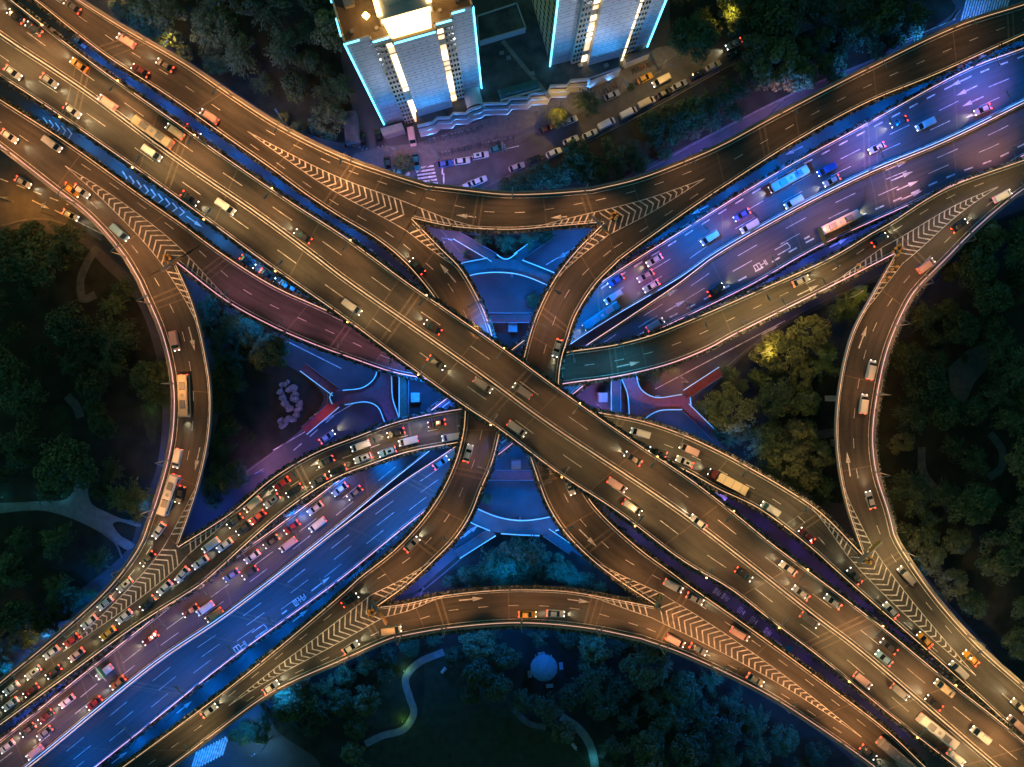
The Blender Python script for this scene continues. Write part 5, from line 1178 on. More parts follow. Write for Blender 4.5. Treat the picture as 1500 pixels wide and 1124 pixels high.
def on_deck(kind, col, px, py):
    best = None
    for k, d in D.items():
        r = d.find(px, py)
        if r is not None:
            z = d.P(*r).z
            if best is None or z > best[0]: best = (z, k, r)
    if best is None: print("vehicle off deck", kind, col, px, py); return
    z, k, (f, t) = best; d = D[k]; wd = d.width(f); m = 1.75 / wd if kind in ("sedan", "taxi", "suv", "van") else 2.0 / wd
    t = min(max(t, m), 1 - m); p = d.P(f, t); tg = d.tang(f); sg = SIGN[k]
    if k == "A": sg = -1 if t < tmf(f) else 1
    a = math.atan2(tg.y * sg, tg.x * sg); vehicle(kind, col, p + Vector((0, 0, .012)), a, True, d.phrase, (d.ref, W(*d.refpx, 0)))
S, V, B_, U, T = "sedan", "van", "bus", "suv", "taxi"
for it in [
 # topmost flyover, both carriageways
 (S, "black", 26, 26), (S, "dark grey", 52, 44), (T, "yellow", 118, 97), (V, "pale pink", 160, 152), (B_, "cream", 227, 196), (V, "cream", 258, 194), (S, "dark grey", 445, 347), (S, "black", 635, 480), (V, "grey", 765, 573), (S, "dark grey", 927, 672), (S, "white", 1153, 832), (S, "silver", 1172, 868), (S, "silver", 1218, 880), (S, "dark grey", 1300, 945), (V, "cream", 1380, 1005), (S, "black", 1366, 1028), (V, "white", 1433, 1074),
 (S, "white", 22, 108), (S, "silver", 75, 120), (S, "white", 108, 164), (V, "white", 225, 226), (S, "dark grey", 280, 292), (V, "white", 332, 304), (V, "silver", 516, 450), (S, "black", 640, 532), (V, "grey", 707, 564), (V, "silver", 757, 628), (V, "pale pink", 903, 710), (S, "white", 1022, 764), (V, "grey", 925, 742), (S, "black", 1088, 840), (V, "dark grey", 1184, 908), (S, "light blue", 1293, 963), (V, "pale pink", 1262, 996), (V, "grey", 1316, 1012), (B_, "white", 1369, 1068), (V, "white", 1398, 1108),
 # grove ramp, plaza ramps, curves
 (V, "pale pink", 187, 62), (S, "dark grey", 108, 12), (S, "dark grey", 243, 97), (S, "maroon", 207, 105), (V, "pale pink", 308, 172), (S, "black", 610, 393), (S, "white", 686, 664), (S, "silver", 604, 797), (S, "black", 514, 878), (V, "cream", 574, 922), (S, "silver", 515, 947), (S, "white", 814, 898), (T, "yellow", 772, 899), (V, "pale pink", 988, 937), (S, "white", 308, 1040), (S, "white", 398, 1005), (V, "white", 985, 857), (S, "silver", 1017, 876), (S, "white", 816, 510), (S, "white", 834, 712), (V, "pale pink", 1082, 927), (S, "grey", 1022, 950), (S, "cream", 1105, 994), (S, "dark grey", 1270, 1100), (B_, "grey", 1309, 1102),
 (S, "white", 16, 201), (V, "white", 80, 213), (S, "white", 121, 281), (T, "yellow", 107, 279), (V, "light blue", 178, 342),
 (V, "pale pink", 258, 500), (B_, "cream", 273, 580), (V, "white", 262, 671), (B_, "white", 251, 724), (S, "black", 265, 724), (S, "white", 234, 777), (S, "black", 218, 818), (U, "silver", 185, 856), (S, "white", 156, 883), (S, "white", 133, 910), (S, "red", 107, 937), (S, "white", 77, 955), (U, "silver", 51, 984), (S, "white", 19, 1007),
 # the jam on the arched ramp
 (V, "white", 310, 798), (S, "white", 330, 798), (S, "white", 295, 823), (S, "white", 268, 841), (S, "white", 243, 860), (S, "black", 218, 882), (S, "white", 184, 902), (T, "yellow", 159, 927), (S, "pale pink", 114, 958), (S, "black", 81, 983), (S, "maroon", 48, 1010), (S, "white", 18, 1030), (S, "black", 345, 763), (S, "black", 358, 773), (S, "red", 379, 757),
 (V, "white", 529, 653), (V, "white", 599, 646), (U, "light blue", 568, 663), (U, "white", 532, 671), (S, "black", 496, 689), (S, "dark grey", 468, 704), (S, "black", 432, 718), (U, "silver", 400, 733), (V, "cream", 372, 738), (S, "red", 414, 708), (V, "white", 662, 640), (S, "maroon", 640, 620), (S, "black", 580, 634), (S, "dark grey", 478, 676),
 (V, "white", 937, 634), (V, "pale pink", 1008, 658), (U, "white", 1002, 676), (U, "black", 963, 662), ("truck", "cream", 1063, 704), (V, "white", 1127, 745), (S, "maroon", 1180, 783), (S, "dark grey", 1250, 843), (S, "white", 1303, 893), (T, "yellow", 1352, 937), (V, "silver", 1400, 980), (V, "grey", 1325, 842), (T, "yellow", 1420, 963), (S, "cream", 1490, 1033), (V, "pale pink", 1486, 1059),
 (S, "silver", 1273, 732), (V, "white", 1263, 592), (V, "white", 1274, 542), (V, "pale pink", 1354, 390), (S, "black", 1403, 332), (V, "white", 1466, 288), (S, "dark grey", 1287, 352), (S, "cream", 1172, 412),
 # low carriageways
 (V, "white", 1352, 184), (S, "dark grey", 1314, 180), (S, "silver", 1438, 162), (S, "white", 1283, 218), (V, "blue", 1210, 250), (B_, "white", 1153, 265), (V, "white", 1160, 298), (S, "silver", 1217, 266), (V, "white", 1097, 333), (S, "blue", 1086, 316), (V, "white", 1038, 350), (S, "white", 957, 382), (S, "blue", 902, 412), (V, "white", 898, 436), (S, "silver", 945, 405), (S, "white", 953, 420), (B_, "teal", 880, 464),
 (B_, "cream", 1227, 328), (S, "black", 1047, 425), (V, "pale pink", 960, 478),
 (S, "white", 370, 815), (S, "black", 398, 793), (S, "red", 428, 772), (V, "pale pink", 424, 797), (S, "blue", 340, 842), (V, "white", 466, 768), (S, "dark grey", 368, 838), (S, "maroon", 280, 894), (V, "white", 303, 890), (V, "orange", 316, 905), (S, "maroon", 223, 934), (V, "white", 155, 983), (S, "orange", 174, 999), (S, "white", 100, 1026), (S, "red", 140, 1030), (S, "maroon", 70, 1048), (S, "black", 43, 1068), (S, "white", 13, 1092), (S, "grey", 68, 1072), (V, "pale pink", 55, 1104), (S, "silver", 498, 717), (S, "white", 463, 744), (S, "silver", 646, 678), (S, "dark grey", 520, 722)]: on_deck(*it)
def on_ground(kind, col, px, py, ang, lit=False, where="the street below the towers", ref=("pedestrian crossing", (615, 255))):
    vehicle(kind, col, W(px, py, 0.01), math.radians(ang), lit, where, (ref[0], W(*ref[1], 0)))
KR = "kerb row below the tree strip"; RR = ("pedestrian crossing", (615, 255))
for k, c, x, y, a in ((S, "white", 685, 273, 28), (S, "white", 702, 266, 22), (S, "silver", 757, 246, 20), (S, "black", 782, 235, 22), (S, "white", 811, 225, 24), (S, "white", 836, 207, 25), (S, "white", 864, 198, 26), (V, "white", 888, 183, 27), (V, "white", 920, 167, 27), (V, "cream", 946, 152, 27), (S, "black", 973, 138, 27), (S, "silver", 995, 126, 26), (S, "black", 1020, 111, 26), (S, "silver", 1044, 98, 27), (S, "dark green", 1074, 82, 27)):
    on_ground(k, c, x, y, a, False, KR, RR)
SR = "building side of the tower street"
for k, c, x, y, a in ((S, "blue", 652, 241, 8), (S, "white", 677, 237, 8), (U, "white", 704, 229, 10), (S, "teal", 729, 219, 14), (S, "teal", 610, 238, -80), (S, "dark green", 569, 243, -82), (S, "white", 589, 253, -8), (S, "white", 834, 178, 22), (S, "maroon", 800, 190, 24), (S, "silver", 896, 141, 24), (T, "yellow", 944, 116, 26)):
    on_ground(k, c, x, y, a, False, SR, RR)
on_ground(V, "pale pink", 604, 202, -80, False, "parking bay at the tower foot", ("annex", (575, 190))); on_ground(S, "black", 533, 208, -82, False, "yard between gatehouse and tower", ("gatehouse", (515, 190))); on_ground(S, "dark grey", 516, 214, 0, False, "yard between gatehouse and tower", ("gatehouse", (515, 190))); on_ground(S, "black", 556, 204, -80, False, "yard between gatehouse and tower", ("gatehouse", (515, 190)))
on_ground(V, "cream", 968, 120, 207, True, "the street below the towers"); on_ground(S, "white", 1074, 66, 207, True, "the street below the towers")
SL = "ground lane beside the topmost flyover"; SRf = ("orange road corner", (20, 300))
for k, c, x, y, a, l in ((S, "silver", 118, 62, -38, False), (S, "black", 364, 384, -36, True), (S, "dark grey", 393, 404, -36, True), (S, "light blue", 421, 420, -34, False), (S, "blue", 452, 444, -32, False), (S, "blue", 1022, 707, 142, False), (V, "white", 1050, 724, 142, False), (S, "red", 284, 193, -36, True)): on_ground(k, c, x, y, a, l, SL, SRf)
on_ground(S, "white", 36, 268, -30, True, "orange lit road corner", SRf); on_ground(S, "white", 105, 316, -28, True, "orange lit road corner", SRf); on_ground(S, "silver", 480, 640, 35, True, "dark road beside the red footbridge", ("rockery", (424, 592)))
# labels: colour, kind and place; repeats of one look on one road are ranked from a landmark
groups = {}
for c in CARS: groups.setdefault((c[1], c[2], c[4], c[3]), []).append(c)
for (kind, col, where, lit), L in groups.items():
    L.sort(key=lambda c: (c[0].location - c[5][1]).length)
    for i, c in enumerate(L):
        kn = {"sedan": "car", "taxi": "taxi with roof sign", "suv": "tall car", "van": "van", "bus": "bus", "truck": "truck with red cab"}[kind]
        st = "" if kind in ("taxi", "truck") else ("lit " if lit else "unlit ")
        lab = "%s %s%s on the %s" % (col, st, kn, where) if len(L) == 1 else "%s %s%s, %s, %s such to the %s" % (col, st, kn, where, ORD[i], c[5][0])
        lab = lab.replace("the the ", "the ")
        tag(c[0], lab, {"sedan": "car", "taxi": "taxi", "suv": "car", "van": "van", "bus": "bus", "truck": "truck"}[kind], "moving traffic on the interchange" if lit else "parked vehicles at ground level")

# ---------------------------------------------------------------- bicycles and scooters racked by the street
b = MB()
for x in (-.5, .5):
    for i in range(12):
        a, c = 2 * math.pi * i / 12, 2 * math.pi * (i + 1) / 12; b.bar((x + .33 * math.cos(a), 0, .34 + .33 * math.sin(a)), (x + .33 * math.cos(c), 0, .34 + .33 * math.sin(c)), .035, .035, 5)
BW = b.mesh("wheels", M_RUBBER)
b = MB()
for p, q in (((-.5, 0, .34), (-.15, 0, .85)), ((-.15, 0, .85), (.4, 0, .85)), ((.5, 0, .34), (.4, 0, 1.05)), ((-.05, 0, .35), (.4, 0, .8)), ((-.5, 0, .34), (-.05, 0, .35)), ((-.05, 0, .35), (-.18, 0, .95)), ((.36, -.3, 1.08), (.36, .3, 1.08))): b.bar(p, q, .04, .04, 6)
BF = {c: b.mesh("frame", mat("bike_" + c, k, .4)) for c, k in (("orange", (.6, .2, .03)), ("dark", (.04, .04, .05)), ("white", (.6, .6, .62)))}
b = MB(); b.box((-.2, 0, .95), .34, .2, .09, 0, 0, .8); BS = b.mesh("saddle", M_DARKM)
def bike_row(p0, p1, n, kinds, where, refs):
    a, e = W(*p0), W(*p1); d = (e - a).normalized(); rnd = random.Random(n); seen = {}; its = []
    for i in range(n):
        k = rnd.choice(kinds); its.append(k)
    tot = {k: its.count(k) for k in kinds}
    for i, k in enumerate(its):
        p = a.lerp(e, i / max(n - 1, 1)); r = empty("bicycle", p, math.atan2(d.y, d.x) + math.pi / 2 + rnd.uniform(-.25, .25)); j = seen.get(k, 0); seen[k] = j + 1
        link_mesh("wheels", BW, r); link_mesh("frame", BF[k], r); link_mesh("saddle", BS, r)
        tag(r, "%s bicycle racked %s, %s such from the %s end" % (k if k != "dark" else "black", where, ORD[j] if j else "first", refs), "bicycle", "bicycles racked along the street")
bike_row((640, 228), (690, 217), 12, ["orange", "dark", "white"], "behind the blue parked car", "crossing"); bike_row((700, 214), (752, 204), 14, ["dark", "white"], "behind the teal parked car", "crossing")
bike_row((622, 209), (700, 190), 18, ["dark", "white"], "under the zigzag podium front", "crossing"); bike_row((880, 138), (903, 126), 6, ["orange", "dark"], "by the small palm", "podium"); bike_row((926, 106), (956, 94), 9, ["orange", "dark"], "above the yellow taxi", "podium"); bike_row((910, 104), (918, 92), 4, ["orange", "white"], "beside the plain white end block", "podium")
# ---------------------------------------------------------------- ground markings
def ground_mark(name, polys, z=.03):
    b = MB()
    for q in polys:
        P = [W(x, y, z) for x, y in q]
        if (P[1] - P[0]).cross(P[2] - P[0]).z < 0: P.reverse()
        b.face(P)
    return tag(b.build(name, M_PAINT), kind="structure")
def bars(p0, p1, n, length, ang, w):
    a, e = W(*p0), W(*p1); out = []; d = Vector((math.cos(ang), math.sin(ang), 0)); m = Vector((-d.y, d.x, 0)); b = MB()
    for i in range(n):
        p = a.lerp(e, i / (n - 1)) + Vector((0, 0, .03)); q = [p - d * length / 2 - m * w / 2, p + d * length / 2 - m * w / 2, p + d * length / 2 + m * w / 2, p - d * length / 2 + m * w / 2]; b.face(q)
    return tag(b.build("road_marking", M_PAINT), kind="structure")
bars((622, 245), (628, 270), 6, 5.2, math.radians(8), .5); bars((648, 248), (650, 262), 2, .4, 0, 3)
bars((1412, 16), (1478, -2), 17, 8, math.radians(75), .45); bars((284, 1116), (330, 1092), 12, 6, math.radians(72), .5)
for x, y, dx, dy in ((285, 325, 1, .7), (1163, 221, -1, .5), (1025, 308, -1, .52), (828, 372, -1, .6), (1228, 356, 1, -.5), (1320, 130, -1, .5), (1128, 484, 1, -.55), (215, 910, -1, .75), (390, 775, -1, .75), (440, 902, 1, -.8), (270, 1036, 1, -.8), (175, 1110, 1, -.75), (690, 778, 1, -.8), (90, 975, 1, -.7), (60, 300, 1, .5)):
    o = arrow_mesh(W(x, y, .03), W(x + dx * 10, y + dy * 10, .03) - W(x, y, .03), None, (0, 0, 0), 5.5, "road_marking"); tag(o, kind="structure")
def ground_line(p0, p1, w=.15, dash=None):
    a, e = W(*p0, .03), W(*p1, .03); d = e - a; L = d.length; d.normalize(); n = Vector((-d.y, d.x, 0)); b = MB(); q = 0; dl = dash or L
    while q < L - .1:
        s0, s1 = a + d * q, a + d * min(q + dl, L); b.face([s0 - n * w, s1 - n * w, s1 + n * w, s0 + n * w]); q += dl * (2 if dash else 1)
    tag(b.build("road_marking", M_PAINT), kind="structure")
for p0, p1, ds in (((1320, 62), (1400, 28), None), ((640, 240), (760, 214), None), ((880, 560), (1120, 440), 3), ((960, 570), (1150, 470), None), ((500, 540), (420, 500), None), ((430, 660), (500, 600), 3), ((800, 388), (872, 345), None), ((690, 775), (650, 810), None), ((0, 262), (100, 300), 2.5), ((80, 308), (160, 348), None), ((640, 610), (600, 640), None), ((400, 660), (520, 590), None)): ground_line(p0, p1, .13, ds)
# chevrons in the slot beside the flyover and faint lettering in the violet slot
for i in range(9):
    x, y = 178 + i * 10.5, 257 + i * 6.3
    a, e = W(x, y, .03), W(x + 9, y + 9 - i * .3, .03); ground_mark("road_marking", [[(x, y - 6 + i * .3), (x + 2.5, y - 6 + i * .3), (x + 9, y + 4), (x + 6.5, y + 4)], [(x + 6.5, y + 4), (x + 9, y + 4), (x + 2.5, y + 11 - i * .3), (x, y + 11 - i * .3)]])
for i in range(5):
    x, y = 62 + i * 9, 172 + i * 4; ground_mark("road_marking", [[(x, y), (x + 2, y), (x + 8, y + 8), (x + 6, y + 8)], [(x + 6, y + 8), (x + 8, y + 8), (x + 3, y + 16), (x + 1, y + 16)]])
for px, py, seq in ((1046, 864, [("c", 0)]), (1058, 872, [("c", 0)]), (1082, 892, [("a", 0)]), (1100, 906, [("a", 0)]), (1120, 922, [("c", 0)]), (508, 346, [("c", 0)]), (522, 356, [("c", 0)]), (540, 368, [("a", 0)]), (566, 388, [("c", 0)])):
    o = lettering(W(px, py, 0), W(px + 10, py + 7.5, 0) - W(px, py, 0), seq, None, (0, 0, 0), (2.2, 2.0), "road_marking", .03, .07); tag(o, kind="structure")
ground_line((1128, 934), (1146, 946), .2)

# ---------------------------------------------------------------- sign gantries and yellow drums at the chevron noses
def gantry(key, px, py, x0, y0, x1, y1, label, m, h=6.5):
    d = D[key]; z = d.z[-1] if key in ("BNE", "BSW", "DNW", "DSE", "DNE", "DSW", "BNW", "BSE") else d.z[0]
    p = W(px, py, z); a, e = W(x0, y0, z + h), W(x1, y1, z + h); r = empty("sign_gantry", p); tag(r, label, "sign gantry", "sign gantries at the chevron noses"); v = e - a; an = math.atan2(v.y, v.x); c = (a + e) / 2 - p
    b = MB(); b.bar((0, 0, 0), (0, 0, h + .3), .22, .18, 10); b.build("pole", M_METAL, r)
    b = MB(); b.box((c.x, c.y, h - .1), v.length, .3, .3, an); b.build("cross_beam", M_METAL, r)
    for u in (-.26, .26): b = MB(); b.box((c.x + v.x * u, c.y + v.y * u, h - 1.9), v.length * .44, .35, 1.79, an); b.build("sign_panel", m if u > 0 else mat("sign_back", (.34, .28, .24), .6), r)
M_SIGNY = mat("sign_yellow_back", (.60, .32, .06), .5); M_SIGNG = mat("sign_green", (.02, .26, .16), .4)
gantry("BNE", 886, 330, 867, 315, 895, 344, "sign gantry arm over the chevron nose below the tree strip", M_SIGNY); gantry("DNW", 256, 386, 234, 397, 263, 376, "sign gantry arm over the chevron nose by the orange corner", M_SIGNY)
gantry("BSW", 551, 893, 543, 880, 566, 916, "sign gantry arm over the chevron nose above the striped crossing", M_SIGNY); gantry("DSE", 1266, 815, 1258, 826, 1292, 794, "sign gantry arm over the chevron nose by the dark wood", M_SIGNY)
gantry("BSE", 966, 890, 962, 892, 970, 872, "small sign gantry arm over the longest chevron", M_SIGNY)
r = empty("sign_gantry", W(1200, 363, 7)); tag(r, "yellow sign panel on a post at the pink lit edge of the lettered carriageway", "sign gantry", "sign gantries over the low carriageways"); b = MB(); b.bar((0, 0, 0), (0, 0, 6), .2); b.build("pole", M_METAL, r); b = MB(); b.box((-1.2, 2.4, 4.6), .4, 4.6, 1.8, .42); b.build("sign_panel", M_SIGNY, r)
r = empty("sign_gantry", W(148, 966, 7)); tag(r, "green sign board arm above the queue side of the low carriageway", "sign gantry", "sign gantries over the low carriageways"); b = MB(); b.bar((0, 0, 0), (0, 0, 6.3), .2); b.build("pole", M_METAL, r); b = MB(); b.box((2.6, -1.6, 6.0), 5.6, .25, .25, -.9); b.build("arm", M_METAL, r); b = MB(); b.box((2.6, -1.9, 4.4), 3.2, .3, 2.0, -.9); b.build("sign_panel", M_SIGNG, r)
r = empty("road_sign", W(1148, 946, 0)); tag(r, "blue sign board facing up from the violet slot beside the longest chevron ramp", "road sign"); b = MB(); b.bar((0, 0, 0), (0, 0, 3.4), .09); b.build("post", M_METAL, r)
b = MB(); b.face([(-1.0, -.9, 3.0), (.7, -1.4, 3.0), (1.2, .9, 4.2), (-.5, 1.4, 4.2)]); b.face([(-.5, 1.4, 4.1), (1.2, .9, 4.1), (.7, -1.4, 2.9), (-1.0, -.9, 2.9)]); b.build("sign_board", mat("sign_blue", (.02, .22, .75), .4), r)
DRM = None
b = MB(); b.bar((0, 0, 0), (0, 0, .95), .36, .32, 12); DRM = b.mesh("drum", M_YELLOW); b = MB(); b.bar((0, 0, .45), (0, 0, .65), .365, .35, 12); DRB = b.mesh("band", M_WHITE)
for key, x, y, n, where in (("BNE", 899, 317, 5, "on the chevron of the dark empty ramp"), ("DNW", 246, 379, 5, "at the orange corner ramp nose"), ("BSW", 545, 897, 5, "on the striped crossing ramp nose"), ("DSE", 1272, 820, 5, "at the dark wood ramp nose"), ("DNE", 1316, 364, 4, "on the upper yellow drum chevron"), ("DNE", 1309, 374, 3, "at the tip between the two wedges"), ("RIGHT", 1308, 391, 3, "on the wedge of the dark wood curve"), ("RIGHT", 1296, 407, 3, "lower down the wedge of the dark wood curve"), ("HU", 1259, 392, 3, "on the wedge of the sagging ramp")):
    d = D[key]; f = d.find(x, y); z = d.P(*f).z if f else d.z[-1] if key[0] in "BD" else d.z[0]; c = W(x, y, z)
    for i in range(n):
        a = 2 * math.pi * i / n; r = empty("traffic_drum", c + Vector((.85 * math.cos(a), .85 * math.sin(a), .02))); link_mesh("drum", DRM, r); link_mesh("band", DRB, r)
        tag(r, "yellow traffic drum in the ring " + where, "traffic drum", "yellow drums " + where)

# ---------------------------------------------------------------- trees
TREES = []
def tree_variants():
    out = []
    for s in range(8):
        rnd = random.Random(100 + s); pale = s in (6, 7); H0 = 7.6; R_ = 4.0
        b = MB(); b.bar((0, 0, 0), (.1, 0, 3.6), .34, .22, 8)
        cl = []; n = 34 + s % 3 * 5
        for i in range(n):
            a = rnd.uniform(0, 2 * math.pi); rr = R_ * math.sqrt(rnd.random()) * .86; h = 4.4 + (1 - (rr / R_) ** 2) * 3.4 * rnd.uniform(.55, 1.05); w = rnd.uniform(.75, 1.35)
            cl.append((Vector((rr * math.cos(a) * rnd.uniform(.85, 1.1), rr * math.sin(a), h)), w))
        for c, w in cl[::4]: b.bar((.1, 0, 3.2 + rnd.random()), c * .92, .11, .04, 5)
        trunk = b.mesh("trunk", M_BARK); b = MB()
        for c, w in cl:
            for k in range(95):
                d = Vector((rnd.gauss(0, 1), rnd.gauss(0, 1), rnd.gauss(.25, .9))).normalized(); p = c + d * w * rnd.uniform(.72, 1.08); p.z = c.z + (p.z - c.z) * .8
                nn = (d + Vector((rnd.gauss(0, .45), rnd.gauss(0, .45), rnd.gauss(.2, .45)))).normalized(); u = nn.orthogonal().normalized(); an = rnd.uniform(0, 6.3); v = nn.cross(u)
                u, v = u * math.cos(an) + v * math.sin(an), v * math.cos(an) - u * math.sin(an); L = rnd.uniform(.16, .30); wd = L * .62
                b.face([p - u * L, p - v * wd + nn * .03, p + u * L, p + v * wd + nn * .03])
        out.append((trunk, b.mesh("crown", M_LEAF2 if pale else M_LEAF)))
    for s in range(4):   # feathery crowns: arching boughs with hanging leaves; the last two are ragged and open
        rnd = random.Random(300 + s); b = MB(); b.bar((0, 0, 0), (.1, 0, 4.4), .3, .16, 8); R_ = 4.0; boughs = []
        for i in range(40 if s < 2 else 22):
            a = rnd.uniform(0, 6.283); L = R_ * rnd.uniform(.5, 1.08); h0 = rnd.uniform(3.8, 6.6); up = rnd.uniform(.3, 1.6)
            boughs.append([(Vector((L * t * math.cos(a + .3 * t), L * t * math.sin(a + .3 * t), h0 + up * math.sin(t * 2.4) - .9 * t * t)), t) for t in [k / 7 for k in range(8)]])
        for bo in boughs[::3]: b.bar((.1, 0, 4.0), bo[4][0], .1, .04, 5)
        trunk = b.mesh("trunk", M_BARK); b = MB()
        for bo in boughs:
            for k in range(70 if s < 2 else 95):
                j = rnd.randrange(7); u = rnd.random(); p = bo[j][0].lerp(bo[j + 1][0], u); sp = .16 + .4 * (1 - abs(bo[j][1] - .5)) * rnd.random()
                p = p + Vector((rnd.gauss(0, sp), rnd.gauss(0, sp), rnd.gauss(0, sp * .7))); ax = (bo[j + 1][0] - bo[j][0]).normalized(); ax = (ax + Vector((rnd.gauss(0, .5), rnd.gauss(0, .5), rnd.gauss(-.1, .4)))).normalized()
                nn = (Vector((rnd.gauss(0, .5), rnd.gauss(0, .5), 1))).normalized(); v = ax.cross(nn).normalized(); L = rnd.uniform(.2, .42); wd = L * .32
                b.face([p - ax * L, p - v * wd, p + ax * L, p + v * wd])
        out.append((trunk, b.mesh("crown", M_LEAF)))
    return out
TV_ = tree_variants()
def tree(px, py, rpx, grove, pale=False, z=6.0):
    rnd = random.Random(int(px * 31 + py * 17)); k = (CAM_H - z) / FPX; R_ = rpx * k; s = R_ / 4.0
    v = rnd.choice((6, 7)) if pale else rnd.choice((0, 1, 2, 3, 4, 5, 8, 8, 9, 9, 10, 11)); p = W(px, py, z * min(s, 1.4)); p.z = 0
    r = empty("tree", p, rnd.uniform(0, 6.28)); hs = min(max(s, .55), 1.35) * rnd.uniform(.9, 1.12)
    sx_, sy_ = rnd.uniform(.82, 1.12), rnd.uniform(.82, 1.12)
    for me, n in zip(TV_[v], ("trunk", "crown")):
        o = link_mesh(n, me, r); o.scale = (s * sx_, s * sy_, hs)
    TREES.append((r, px, py, rpx, grove, pale)); return r
def deck_free(px, py, m):
    for d in D.values():
        for i in range(0, d.n - 1, 2):
            q = [d.Lp[i], d.Rp[i], d.Rp[min(i + 2, d.n - 1)], d.Lp[min(i + 2, d.n - 1)]]
            c = sum(q, Vector((0, 0))) / 4
            if (c - Vector((px, py))).length > 130: continue
            if inpoly(px, py, q): return False
            for a, e in ((q[0], q[3]), (q[1], q[2])):
                v = e - a; t = max(0, min(1, (Vector((px, py)) - a).dot(v) / max(v.length_squared, 1e-6))); 
                if (a + v * t - Vector((px, py))).length < m: return False
    return True
def fill(grove, polys, holes, rmin, rmax, dens, seed, pale=.1, maxn=60):
    rmin, rmax = rmin * .8, rmax * 1.25
    rnd = random.Random(seed); placed = []
    xs = [p[0] for p in polys]; ys = [p[1] for p in polys]
    for _ in range(2600):
        if len(placed) >= maxn: break
        x, y = rnd.uniform(max(min(xs), -25), min(max(xs), 1525)), rnd.uniform(max(min(ys), -25), min(max(ys), 1149)); r = rnd.uniform(rmin, rmax)
        if not inpoly(x, y, polys) or any(inpoly(x, y, h) for h in holes) or not deck_free(x, y, r * .75 + 4): continue
        if any((x - a) ** 2 + (y - c) ** 2 < (dens * (r + q)) ** 2 for a, c, q, g_ in placed + [(t[1], t[2], t[3], 0) for t in TREES]): continue
        placed.append((x, y, r, 0))
    for x, y, r, _ in placed: tree(x, y, r, grove, rnd.random() < pale)
